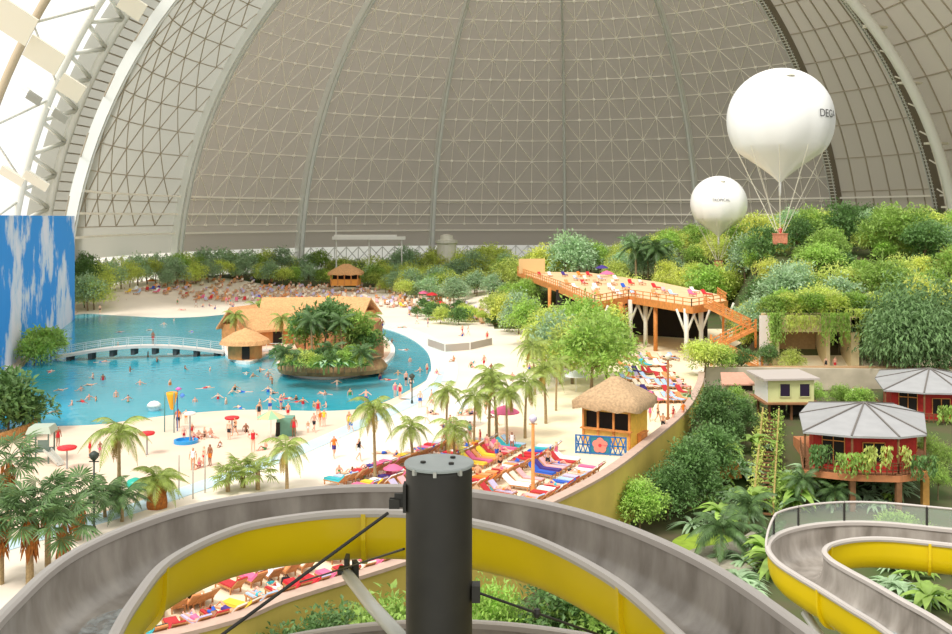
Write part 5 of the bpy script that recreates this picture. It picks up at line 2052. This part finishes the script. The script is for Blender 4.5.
def lounger(x, y, z, rz, zone, group, p_person=.3, p_towel=.4):
    c, m = LR.choice(MATT)
    NL[zone] = NL.get(zone, 0) + 1
    LOUNGER.put((x, y, z), rz, 1, c + ' mattress sun lounger on ' + zone, 'sun lounger', group, True, {'mattress': m})
    q = LR.random()
    if q < p_person:
        g, c = rand_wear()
        person(Vector((x, y, z + .36)) + Matrix.Rotation(rz + PI, 3, 'Z') @ Vector((0, -.1, 0)), 'lying', [(g, c)], 'sunbather in ' + say(g, c) + ' lying on ' + zone, 'sunbathers on loungers', rz + PI)
    elif q < p_person + p_towel:
        c = LR.choice(('red', 'pink', 'white', 'turquoise', 'blue', 'yellow', 'orange', 'purple', 'red', 'white', 'pink'))
        o = bpy.data.objects.new('towel', TOWEL)
        COL.objects.link(o)
        o.location, o.rotation_euler = (x, y, z + .015), (0, 0, rz)
        o.material_slots[0].link = 'OBJECT'
        o.material_slots[0].material = CLO[c]
        tag(o, c + ' towel over lounger on ' + zone, 'towel', 'towels on the loungers', None, True)


# rows along the curved wall
acc = 0
for i in range(14, len(WALLC) - 1):
    p, q = WALLC[i], WALLC[i + 1]
    d = (q - p)
    n_ = Vector((-d.y, d.x, 0)).normalized()
    rz = math.atan2(n_.y, n_.x) - PI / 2
    L = d.length
    while acc < L:
        c = p + d * (acc / L)
        acc += 1.0
        if not (38 < c.y < 77):
            continue
        zone = 'terrace under the slide' if c.y < 54 else 'terrace beyond the slide'
        for off in (1.9, 4.5, 7.2, 10.2, 12.9, 15.6) if c.y > 60 else (1.9, 4.5, 7.2, 10.2) if c.y > 54 else (1.6, 4.2, 6.8):
            s = c + n_ * off
            if (s - Vector((10.7, 79.5, 0))).length < 4.4 or (c.y > 73 and off < 3) or LR.random() < .04:
                continue
            lounger(s.x, s.y, .12, rz + LR.uniform(-.12, .12) + (PI if off in (4.5, 10.2) else 0), zone, 'loungers on the near terrace', .26, .45)
    acc -= L
# upper terrace, deck, right bank, far bank
for j, D in enumerate((101, 105, 109, 114, 119, 125, 131)):
    for k in range(9):
        px = 628 + k * 7.2 - j * 1.0 + LR.uniform(-1.5, 1.5)
        if LR.random() < .25 or px > 690 - j * 2:
            continue
        lounger((px - 476) / F * D, D,   .12 if D < 118 else .05, PI + .5 + LR.uniform(-.15, .15), 'upper terrace', 'loungers on the upper terrace', .35, .2)
for D in (146, 152, 160, 170, 182, 194):
    for k in range(8):
        x = 12 + (D - 146) * -.05 + k * 2.6 + LR.uniform(-.5, .5) + (6.5 if D < 158 else 0)
        lx = 14.5 + (165 - D) * .12 if D < 165 else 14 - (D - 165) * .11
        if x < lx + 1 or x > 34.5 - max(0, D - 160) * .3 or LR.random() < .04:
            continue
        lounger(x, D, ZD, PI + .3 + LR.uniform(-.2, .2), 'raised sun deck', 'loungers on the sun deck', .4, .3)
for j in range(2):
    for k in range(16):
        px = 378 + k * 8.4 + LR.uniform(-2, 2)
        py = 301 + (px - 378) * .17 + j * 4.2 - 2
        if LR.random() < .12 or px > 505:
            continue
        s = G(px, py, .0)
        lounger(s.x, s.y, max(far_z(s.x, s.y), 0), PI + .3 + LR.uniform(-.3, .3), 'bank below dense trees', 'loungers on the right-hand bank', .45, .3)
far = []
tries = 0
while len(far) < 230 and tries < 9000:
    tries += 1
    px, D = LR.uniform(100, 345), LR.uniform(214, 272)
    x = (px - 476) / F * D
    dist = math.hypot(x - 18.1, D - 228)
    if dist > 95 or dist < 70 and px < 190 or D < 222 and px > 140 or far_z(x, D) < .15 and px < 200 or (abs(x + 33.5) < 6 and abs(D - 255) < 6):
        continue
    if any((x - u) ** 2 + (D - v) ** 2 < 1.7 ** 2 for u, v in far):
        continue
    far.append((x, D))
far.sort(key=lambda q: q[1])
for x, D in far[:48]:
    lounger(x, D, far_z(x, D) + .02, PI + LR.uniform(-.4, .4), 'far sand bank', 'loungers on the far sand bank', .25, .4)
# the rest of the crowd on the bank: past what one could count
b = MB()
M_cr = [M_lw, MATT[0][1], MATT[7][1], MATT[2][1], MATT[4][1], CLO['black'], SKIN[0], SKIN[1], SKIN[2], HAIR[0]]


def put_mesh(me, loc, rz, mi, sc=1):
    T = Matrix.Translation(loc) @ Matrix.Rotation(rz, 4, 'Z') @ Matrix.Scale(sc, 4)
    b.add([T @ v.co for v in me.vertices], [tuple(p.vertices) for p in me.polygons], mi)


bank = [(x, D, far_z(x, D)) for x, D in far[48:]]
for k in range(150):
    px = LR.uniform(352, 520)
    s = G(px, 293 + (px - 360) * .17 + LR.uniform(-6, 10))
    bank.append((s.x, s.y, max(far_z(s.x, s.y), 0)))
for x, y, z in bank:
    rz = PI + LR.uniform(-.4, .4)
    for o, _ in LOUNGER.kids:
        put_mesh(o.data, Vector((x, y, z)), rz, LR.choice((1, 1, 2, 3, 4)) if o.name.startswith('mattress') else 0)
    if LR.random() < .6:
        q = LR.random()
        pose = 'lying' if q < .5 else 'standing' if q < .8 else 'sitting'
        P_ = PEOPLE[pose]
        loc = Vector((x, y, z + .36)) if pose == 'lying' else Vector((x + .8, y - .6, z))
        put_mesh(P_['body'], loc, rz + PI, LR.choice((6, 7, 8)))
        put_mesh(P_['trunks'], loc, rz + PI, LR.choice((1, 3, 4, 5)))
        put_mesh(P_['hair'], loc, rz + PI, 9)
tag(b.build('crowd', M_cr), 'dense crowd of sunbathers and loungers on the sand bank below the far trees', 'crowd', None, 'stuff')
PARA = Proto('parasol')
b = MB()
b.tube([(0, 0, 0), (0, 0, 2.4)], .04, 8)
PARA.part('pole', b, M_white)
b = MB()
b.lathe([(1.45, 1.9), (1.4, 2.0), (.7, 2.4), (.06, 2.62)], n=16)
PARA.part('canopy', b, CLO['red'])
for px, py, z, c, lab in ((432, 303, .3, 'red', 'red parasol on the bank below the far trees'), (424, 301, .3, 'pink', 'pink parasol close to a red one below the far trees'), (440, 313, .2, 'red', 'red parasol at the foot of the bank beside the white sand'),
                          (120, 288, 1.2, 'orange', 'orange parasol beside the far pale tent'), (152, 288, 1.3, 'orange', 'orange parasol among the far loungers'), (169, 287, 1.3, 'orange', 'second orange parasol among the far loungers'),
                          (607, 284, ZD, 'pink', 'pink parasol on the raised sun deck'), (602, 277, ZD, 'purple', 'pale purple parasol on the raised sun deck'), (393, 482, 0, 'pink', 'pink parasol just beside the column top'),
                          (505, 432, .1, 'pink', 'pink parasol on the terrace among palms'), (576, 392, .1, 'white', 'whitish parasol left of the kiosk roof'), (465, 425, .1, 'white', 'white parasol on the sand among the palms')):
    PARA.put(G(px, py, z), LR.random(), .5 if px == 393 else .9, lab, 'parasol', 'beach parasols', False, {'canopy': CLO[c]})
# beach bags on the terrace
BAG = Proto('beach_bag')
b = MB()
b.box((0, 0, .17), (.46, .24, .34), taper=.82)
BAG.part('body', b, CLO['blue'])
b = MB()
for y in (-.08, .08):
    b.tube([(-.12, y, .33), (-.08, y, .46), (.08, y, .46), (.12, y, .33)], .015, 5)
BAG.part('handle', b, CLO['black'])
for k in range(26):
    i = LR.randrange(20, 68)
    p, q = WALLC[i], WALLC[i + 1]
    n_ = Vector((-(q - p).y, (q - p).x, 0)).normalized()
    s = p + n_ * LR.choice((3.05, 5.85, 8.7))
    if s.y > 76 or s.y < 40:
        continue
    c = LR.choice(('red', 'blue', 'black', 'white', 'turquoise', 'orange'))
    BAG.put((s.x, s.y, .12), LR.uniform(0, 3), 1, c + ' beach bag standing between loungers', 'bag', 'beach bags', True, {'body': CLO[c]})
for px, py, po, w in ((452, 452, 'standing', ('suit', 'red')), (458, 462, 'walking', ('trunks', 'red')), (480, 448, 'standing', ('shirt', 'red')), (487, 456, 'standing', ('bikini', 'pink')), (497, 462, 'walking', ('trunks', 'blue')), (512, 452, 'standing', ('shirt', 'white')),
                      (522, 462, 'sitting', ('suit', 'red')), (548, 470, 'walking', ('trunks', 'black')), (556, 462, 'standing', ('suit', 'pink')), (478, 476, 'sitting', ('trunks', 'red')), (500, 474, 'standing', ('bikini', 'black')), (470, 442, 'standing', ('shirt', 'turquoise'))):
    bather(px, py, po, 'people on the near terrace', 'between terrace loungers', .12, wear=[w])
# ==== planting ========================================================================================================
def inside(x, y, poly):
    c = False
    n = len(poly)
    for i in range(n):
        (x0, y0), (x1, y1) = poly[i], poly[i - 1]
        if (y0 > y) != (y1 > y) and x < (x1 - x0) * (y - y0) / (y1 - y0) + x0:
            c = not c
    return c


def ground(x, y):
    if y > 124:
        return far_z(x, y)
    if inside(x, y, slab):
        return 0.0
    return garden_z(x, y) if y < 118 else 0.0


def hit(px, py):
    """the ground point seen at a pixel"""
    d = 38.0
    while d < 335:
        x, z = (px - 476) / F * d, EYE - (py - HORIZON) / F * d
        if z <= ground(x, d):
            return Vector((x, d, ground(x, d)))
        d += .25
    return G(px, max(py, 270), 0)


PR = random.Random(23)


def plant(proto, p, sc, lab, cat, group, sz=None, where=True, tilt=0):
    o = proto.put(p, PR.uniform(0, 6.28), sc, lab, cat, group, where, None, sz)
    return o


GP = 'palms on the near beach'
# slender palms on beach and terrace: foot pixel, proto, scale
for k, (px, py, i, s, lab) in enumerate((
        (119, 512, 0, 1.0, 'slender arching palm in front of the red mushroom fountains'), (375, 484, 2, .92, 'tall slender palm close behind the big slide rim'), (413, 466, 3, .95, 'small round-crowned palm behind the column top'),
        (287, 489, 3, .95, 'small palm with drooping fronds just behind the slide rim'), (446, 452, 2, .82, 'slim upright palm right behind the column'), (474, 450, 0, .85, 'slim palm with yellowing lower leaves beside the column'),
        (489, 442, 2, .95, 'tallest slim palm of the terrace clump, beside the white sand'), (497, 445, 0, 1.0, 'full-crowned palm in the terrace clump'), (507, 452, 2, .8, 'palm with dense dark crown in the terrace clump'),
        (525, 440, 0, .95, 'palm at the kiosk side of the terrace clump'), (546, 425, 0, 1.0, 'broad palm between terrace clump and kiosk'), (556, 412, 2, .8, 'palm behind the blue lattice fence'), (455, 470, 3, 1.0, 'low palm with yellow-green leaves behind the column'),
        (535, 395, 0, 1.0, 'palm at the edge of the white sand below the deck'), (560, 385, 2, .9, 'palm before the bushy tree by the kiosk'))):
    plant(PALM[i], hit(px, py), s, lab, 'palm tree', GP, where=False)
for px, py, i, s, lab in ((30, 585, 1, 1.15, 'fan palm with brown skirt nearest the picture corner slide'), (48, 570, 0, .95, 'tall fan palm with spiky crown above the slide bend'), (8, 540, 0, 1.1, 'dark fan palm at the very edge of the beach'),
                          (78, 540, 3, 1.1, 'fan palm leaning over the dark lamp post'), (0, 585, 1, 1.1, 'low dark fan palm under the taller ones'), (64, 585, 1, 1.0, 'fan palm with dead brown leaves beside the slide bend')):
    plant(FAN[i], hit(px, py), s, lab, 'palm tree', 'fan palms on the near beach', where=False)
for px, py, s, lab in ((243, 488, 1.05, 'light green fan palm clump behind the slide, tallest leaf'), (228, 492, .9, 'low fan palm at the beach side of the clump behind the slide'), (258, 490, 1.0, 'fan palm of the clump nearest the small drooping palm')):
    plant(FAN[2], hit(px, py), s, lab, 'palm tree', 'fan palms behind the slide rim', where=False)
plant(DATE, hit(157, 508), 1.02, 'stout date palm with broad orange-brown trunk', 'palm tree', None, where=False)
for px, py, i in ((122, 522, 1), (105, 518, 1)):
    plant(PALMD[i], hit(px, py), .85, 'low dark palm at the foot of the slender arching palm' if px == 122 else 'low dark palm next to the dark lamp post', 'palm tree', GP, where=False)

# shrubs beside the lagoon
for px, py, s, lab in ((8, 436, 2.3, 'dark rounded shrub inside the log palisade'), (-14, 430, 2.6, 'tall dark shrub inside the log palisade at the wall'), (24, 432, 1.5, 'small dark shrub at the log palisade end'),
                       (40, 362, 1.9, 'leafy shrub at the sky-wall end of the footbridge'), (52, 357, 1.6, 'smaller shrub where the footbridge meets the walkway'), (33, 366, 1.5, 'low shrub on the walkway beside the footbridge')):
    plant(SHRUB[0 if py > 400 else PR.choice((0, 1))], hit(px, py), s, lab, 'shrub', 'shrubs by the lagoon', where=False)
for px, py, s in ((70, 312, 1.1), (78, 300, 1.2), (88, 296, 1.3), (97, 290, 1.0), (84, 308, .9), (74, 292, 1.4), (104, 284, 1.2)):
    plant(PR.choice(T_DARK + T_GREY), hit(px, py), s * .95, 'dark bushy tree in the corner beside the sky wall', 'tree', 'trees by the sky wall')

# island planting
GI = 'plants on the island'
for px, py, i, s in ((236, 348, 0, .9), (256, 335, 0, .9), (263, 330, 2, .8), (283, 352, 0, .9), (372, 345, 0, .8)):
    p = G(px, py, .5)
    plant(PALM[i], p, s, 'feathery palm growing among the island huts', 'palm tree', GI)
for k in range(34):
    px = 281 + 86 * (k % 17) / 16 + PR.uniform(-2, 2)
    row = k // 17
    p = G(px, 371 - row * 6 - abs(px - 324) * .08, 2.3)
    pr, nm = PR.choice(((BANANA[0], 'big-leaved banana plant'), (BANANA[1], 'grey-green banana plant'), (FERN[0], 'arching fern'), (SHRUB[1], 'round shrub'), (SHRUB[0], 'dark round shrub'), (SHRUB[2], 'light green shrub'), (PALMD[1], 'low dark palm')))
    plant(pr, p, PR.uniform(.8, 1.15) * (1.25 if pr in BANANA + FERN else .8), nm + ' in the island planter', 'plant', GI)
for px, py, z, s in ((312, 352, 3.0, 1.0), (342, 350, 3.2, .9)):
    plant(PALMD[0], G(px, py, z), s, 'dark feather palm topping the island mound', 'palm tree', GI)
for px, py, z, s, m in ((305, 350, 2.5, 1.9, 1), (325, 344, 3.5, 2.2, 0), (355, 350, 3, 1.9, 1), (365, 356, 2.2, 1.5, 0), (335, 336, 3.5, 2, 0)):
    plant(SHRUB[m], G(px, py, z), s, 'dense green shrub on the island mound', 'shrub', GI)

# trees of the middle distance
GM = 'trees by the terrace'
for px, py, pr, s, lab in ((592, 396, T_ROUND[0], 1.35, 'large bushy tree behind the kiosk'), (572, 385, T_LIGHT[0], 1.3, 'pale bushy tree behind the kiosk, nearer the beach'), (607, 380, T_ROUND[1], 1.2, 'bushy tree behind the kiosk roof, deck side'), (556, 372, T_GREY[0], 1.1, 'greyish tree below the deck end'),
                           (580, 360, T_ROUND[2], 1.35, 'tall green tree before the sun deck'), (600, 352, T_LIGHT[1], 1.3, 'light green tree touching the sun deck'), (548, 352, T_LIGHT[0], 1.1, 'light green tree at the end of the white sand'), (528, 345, T_ROUND[0], 1.1, 'green tree at the top of the white sand'),
                           (722, 378, T_ROUND[1], .6, 'leafy tree beside the zigzag stairs'), (742, 376, T_DARK[0], .5, 'dark tree at the foot of the zigzag stairs'), (705, 380, T_LIGHT[1], .8, 'pale leafy tree at the terrace wall end'), (708, 376, T_ROUND[2], .62, 'green tree under the zigzag stairs'),
                           (768, 370, T_DARK[1], .5, 'small dark tree beside the gateway'), (792, 372, T_LIGHT[0], .5, 'small bright tree in the gateway opening')):
    plant(pr, hit(px, py), s, lab, 'tree', GM, where=False)
for px, py, s in ((556, 350, 1.3), (570, 345, 1.2), (566, 368, 1.3), (532, 362, 1.0), (545, 380, 1.0)):
    plant(PALM[1], hit(px, py), s, 'pale palm in the thicket below the sun deck', 'palm tree', GM)

# thicket between far bank and deck
GF = 'trees behind the lagoon'
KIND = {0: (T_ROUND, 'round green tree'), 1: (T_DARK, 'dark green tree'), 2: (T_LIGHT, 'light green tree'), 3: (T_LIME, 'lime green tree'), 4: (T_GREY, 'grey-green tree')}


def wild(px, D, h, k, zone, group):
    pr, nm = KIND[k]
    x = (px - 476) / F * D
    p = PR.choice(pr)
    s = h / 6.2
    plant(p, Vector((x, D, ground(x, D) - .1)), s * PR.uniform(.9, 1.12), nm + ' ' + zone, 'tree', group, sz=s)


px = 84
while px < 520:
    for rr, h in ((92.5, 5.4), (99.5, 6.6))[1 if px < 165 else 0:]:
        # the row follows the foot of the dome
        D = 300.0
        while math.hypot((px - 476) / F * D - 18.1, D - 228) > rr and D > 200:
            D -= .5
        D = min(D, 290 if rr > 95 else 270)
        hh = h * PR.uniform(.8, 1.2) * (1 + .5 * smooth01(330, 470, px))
        wild(px + PR.uniform(-4, 4), D + PR.uniform(-2, 1), hh, PR.choice((0, 2, 2, 4, 4, 4) if px < 330 else (2, 2, 4, 4, 2, 3)), 'in the row under the dome glazing', GF)  # mostly pale leaf kinds, so distance haze is put into the leaf colour
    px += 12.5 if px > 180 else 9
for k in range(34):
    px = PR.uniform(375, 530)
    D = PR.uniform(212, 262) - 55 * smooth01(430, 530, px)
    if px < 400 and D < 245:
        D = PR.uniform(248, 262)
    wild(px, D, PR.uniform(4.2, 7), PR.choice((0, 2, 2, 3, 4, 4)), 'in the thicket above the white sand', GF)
for k in range(20):
    px = PR.uniform(400, 530)
    s = G(px, 312 + (px - 400) * .14 + PR.uniform(-6, 6))
    plant(PR.choice(SHRUB), s, PR.uniform(.8, 1.4), 'low shrub along the top of the white sand', 'shrub', GF)

# the planted hillside behind the deck
GH = 'trees on the hillside'
spots = []
tries = 0
while len(spots) < 150 and tries < 6000:
    tries += 1
    a = PR.uniform(.03, .52)
    D = PR.uniform(132, 262)
    x = a * D
    if a < .27 and D < 186 + (40 if a < .12 else 0) or (D < 150 and x < 34):
        continue
    if a > .27 and D < 131 or x > 120:
        continue
    if any((x - u) ** 2 + (D - v) ** 2 < 4.6 ** 2 for u, v in spots):
        continue
    spots.append((x, D))
for x, D in spots:
    a = x / D
    px = 476 + F * a
    if a > .3 and D < 165:
        k = PR.choice((0, 2, 3, 3, 0, 4))
    elif a < .2:
        k = PR.choice((2, 2, 3, 0, 4, 2, 0))
    else:
        k = PR.choice((0, 2, 2, 3, 3, 4, 1))
    wild(px, D, PR.uniform(4.8, 8.2), k, 'on the hillside', GH)
for px, D, h, k, lab in ((545, 226, 10.5, 3, 'tall lime tree at the deck end of the hillside'), (566, 222, 10.5, 4, 'tall grey-green broad tree at the deck end of the hillside'), (580, 230, 9, 4, 'grey-green tree rising behind the deck'), (890, 170, 9.5, 0, 'broad tree on the skyline of the hillside near the duct'),
                         (915, 172, 9, 0, 'spreading tree on the skyline beyond the gateway'), (838, 178, 8.5, 1, 'dark tree standing against the dark rib'), (706, 184, 9, 0, 'round tree just under the smaller balloon'), (727, 186, 9.5, 2, 'light green tree hiding the smaller balloon basket'), (745, 182, 8, 4, 'grey-green tree between the two balloons'), (800, 180, 6.5, 3, 'lime tree below the balloon basket')):
    x = (px - 476) / F * D
    plant(KIND[k][0][0], Vector((x, D, ground(x, D))), h / 6.2, lab, 'tree', GH, where=False)
for px, py, D, s, lab in ((905, 366, 117.5, 1.15, 'huge drooping fig tree hanging over the beige wall, greyish leaves'), (938, 366, 119, 1.1, 'drooping fig tree beyond the huge one, at the duct side'), (884, 366, 124, .95, 'drooping fig tree next to the dark cave')):
    x = (px - 476) / F * D
    plant(T_WEEP[0], Vector((x, D, -2.4)), s, lab, 'tree', 'weeping figs', where=False)
plant(REED, Vector(((850 - 476) / F * 146, 146, ground(55, 146) + 3)), 1.4, 'straw-coloured reed tuft in the middle of the hillside', 'reed', None, where=False)
plant(REED, Vector(((868 - 476) / F * 147, 147, ground(58, 147) + 2.5)), 1.2, 'second straw-coloured reed tuft beside the larger one', 'reed', None, where=False)
for k in range(60):
    a, D = PR.uniform(.2, .5), PR.uniform(132, 200)
    if a < .28 and D < 186:
        continue
    x = a * D
    plant(PR.choice(SHRUB + [BANANA[0], FERN[0], BANANA[0]]), Vector((x, D, ground(x, D))), PR.uniform(1.1, 1.9), 'leafy undergrowth plant on the hillside', 'plant', 'undergrowth on the hillside')
for px, D, s in ((636, 208, 1.15), (655, 206, 1.05), (648, 210, .9)):
    x = (px - 476) / F * D
    plant(PALMD[0], Vector((x, D, ground(x, D) + 1)), s * 1.7, 'slim dark palm standing out above the hillside trees', 'palm tree', GH)

# garden under the slides
GG = 'garden bushes'
for px, py, i, s, lab in ((640, 532, 1, .82, 'round bush against the curved yellow wall'), (690, 510, 0, 1.05, 'large dark bush in the middle of the garden'), (716, 488, 0, 1.0, 'dark bush behind the large middle one'), (668, 520, 0, .8, 'dark bush between round bush and large bush'),
                          (728, 448, 0, .65, 'dark bush beside the garden stairs, halfway up'), (718, 440, 0, .95, 'dark bush below the terrace wall end'), (742, 432, 0, .6, 'dark bush under the green hut'), (735, 420, 1, .7, 'small bush below the reddish hut'),
                          (605, 655, 1, -1.3, 'leafy bush seen through the slide loop'), (572, 648, 0, -1.1, 'dark bush seen through the slide loop beside the wall'), (322, 660, 0, -1.02, 'dark bush under the slide, before the yellow wall'), (285, 655, 0, -.85, 'low dark bush under the slide bend'), (392, 620, 1, -1.3, 'bush half hidden by the dark column'),
                          (790, 505, 1, .55, 'small bush at the stairs foot'), (895, 560, 1, .7, 'bush inside the yellow slide loop'), (925, 570, 1, .6, 'second bush inside the yellow slide loop'), (860, 415, 1, .6, 'bright bush behind the front bungalow roof'), (842, 410, 1, .55, 'bush beside the beige wall lamp'), (488, 632, 1, -1.25, 'thin bush right of the column')):
    at = hit(px, py)
    if s < 0:       # right under the wall, at the foot of the slide tower
        D = 45 if px < 450 else 47
        at = Vector(((px - 476) / F * D, D, garden_z((px - 476) / F * D, D)))
    plant(BUSH[i], at, abs(s) * (.62 if px == 488 else 1), lab, 'bush', GG, sz=abs(s), where=False)
for px, py, i, s in ((722, 560, 1, 1.15), (748, 530, 1, 1.0), (800, 512, 0, .7), (835, 510, 1, .8), (770, 560, 1, .8)):
    plant(PALMD[i], hit(px, py), s, 'low arching palm in the garden', 'palm tree', 'garden palms')
for k in range(70):
    px, py = PR.uniform(770, 900), PR.uniform(484, 512)
    if k > 40:
        px, py = PR.uniform(725, 790), PR.uniform(545, 600)
    if k > 54:
        px, py = PR.uniform(880, 945), PR.uniform(560, 620)
    plant(PR.choice(BANANA + FERN + FERN), hit(px, py), PR.uniform(1.0, 1.7), 'leafy garden plant ' + ('below the bungalow' if k <= 40 else 'beside the yellow slide' if k <= 54 else 'inside the yellow slide loop'), 'plant', 'garden undergrowth')
for k in range(44):
    px, py = PR.uniform(690, 765), PR.uniform(395, 530)
    p = hit(px, py)
    plant(PR.choice(BANANA + FERN), p, PR.uniform(.9, 1.5), 'leafy garden plant beside the stairs', 'plant', 'garden undergrowth')
for px, py in ((800, 408), (815, 412), (905, 402), (940, 412), (930, 470), (945, 480), (938, 500)):
    plant(T_FINE[PR.randrange(2)], hit(px, py), .55, 'feathery small tree near the bungalows', 'tree', 'small trees by the bungalows')
# creepers on the bungalow rail
for k, (x, y, z, wd, lab) in enumerate(((27.3, 78.8, .9, 2.0, 'dark creeper at the stairs corner of the front bungalow'), (29.4, 77.4, .6, 2.6, 'green creeper draped over the veranda rail of the front bungalow'), (32.0, 77.1, 1.2, 3.4, 'olive creeper hanging in the middle of the front bungalow'),
                                          (34.9, 77.4, .4, 2.2, 'dark leafy creeper at the post corner of the front bungalow'), (46.5, 96.4, .7, 3.0, 'creeper on the rail of the rear bungalow'))):
    o = vine_mesh(wd, 2.1, 34, 90 + k).build('climbing_plant', LEAF[(0, 1, 2, 0, 1)[k]])
    o.location = (x, y, z)
    tag(o, lab, 'plant', None)
# turf island and gravel path of the garden
for pts, m, lab, nm in (([(672, 545), (690, 536), (720, 536), (735, 543), (715, 552), (690, 554)], M_turf, 'bright green round lawn patch in the garden', 'lawn'), ([(650, 560), (672, 552), (690, 556), (686, 568), (665, 570)], M_turf, 'smaller green lawn patch by the gravel path', 'lawn'),
                        ([(690, 556), (735, 545), (760, 528), (772, 540), (750, 575), (715, 600), (690, 590), (684, 570)], M_gravel, 'pale gravel path winding between lawn and slide', 'path')):
    q = [hit(x, y) for x, y in pts]
    c = catmull([(p.x, p.y, 0) for p in q], 6, True)
    zt = sum(p.z for p in q) / len(q)
    o = MB().prism([(p.x, p.y) for p in c], zt - .3, zt + .16).build('ground_' + nm, m)
    tag(o, lab, 'ground', None, 'structure')
for k, (x, y, z, s) in enumerate(((37.5, 125.5, 6.4, 1.4), (40, 126.5, 6.5, 1.6), (43, 126, 6.5, 1.5), (45.6, 126.4, 6.5, 1.6), (48.5, 127, 6.2, 1.7), (51.5, 127.5, 6.0, 1.8), (54.5, 128, 6, 1.7), (57, 128.5, 6, 1.8))):
    plant(SHRUB[1 + k % 2], Vector((x, y, z - .1)), s, 'shrub trailing over the roof edge of the gateway', 'shrub', 'shrubs on the gateway', sz=s * .8)
# ==== labels: where each one of a kind stands =========================================================================
bpy.context.view_layer.update()
MARKS = [('the kiosk', (10.7, 79, 0)), ('the footbridge', tuple(G(140, 353))), ('the island huts', tuple(G(260, 345))), ('the island planter', tuple(G(330, 370))), ('the striped parasol', tuple(G(271, 440))),
         ('the play tower', tuple(G(42, 460))), ('the yellow funnel', tuple(G(172, 430))), ('the sky wall', (-66, 150, 0)), ('the beach pavilion', (-33, 255, 0)), ('the pale tent', (-82, 236, 0)), ('the sun deck', (25, 160, 0)),
         ('the gateway', (43, 126, 0)), ('the big balloon', (34, 150, 0)), ('the front bungalow', (33, 80, 0)), ('the garden stairs', (24, 82, 0)), ('the slide column', (-1, 55, 0)), ('the net fence', tuple(G(460, 350))), ('the white canopy', (-31, 287, 0)),
         ('the round tower', (-8, 290, 0)), ('the white duct', (62, 150, 0)), ('the wooden lamp post', tuple(G(533, 493)))]


def beside(p):
    best = min(MARKS, key=lambda m: (p.x - m[1][0]) ** 2 + (p.y - m[1][1]) ** 2)
    m = Vector((best[1][0], best[1][1]))
    f = m.normalized()
    d = Vector((p.x, p.y)) - m
    fw, lt = d.dot(f), d.x * f.y - d.y * f.x
    if abs(fw) > abs(lt):
        return ('behind ' if fw > 0 else 'before ') + best[0]
    return ('right of ' if lt > 0 else 'left of ') + best[0]


ORD = ['', 'second', 'third', 'fourth', 'fifth', 'sixth', 'seventh', 'eighth', 'ninth', 'tenth', 'eleventh', 'twelfth']
by = {}
for o, l, wv in ITEMS:
    if wv:
        by.setdefault(l, []).append(o)
full = {}
for l, os_ in by.items():
    if len(os_) == 1:
        os_[0]['label'] = l
        continue
    for o in os_:
        k = l + ', ' + beside(o.matrix_world.translation)
        full.setdefault(k if len(k.split()) <= 16 else l, []).append(o)
for l, os_ in full.items():
    if len(os_) == 1:
        os_[0]['label'] = l
        continue
    os_.sort(key=lambda o: o.matrix_world.translation.x / o.matrix_world.translation.y)
    n = len(os_)
    for i, o in enumerate(os_):
        if n <= 12 and len(l.split()) <= 13:
            o['label'] = l + ', ' + ('leftmost' if i == 0 else 'rightmost' if i == n - 1 else ORD[i] + ' from left')
        else:
            o['label'] = l
for o in list(bpy.data.objects):
    if not o.users_collection:
        bpy.data.objects.remove(o)
bpy.context.view_layer.update()
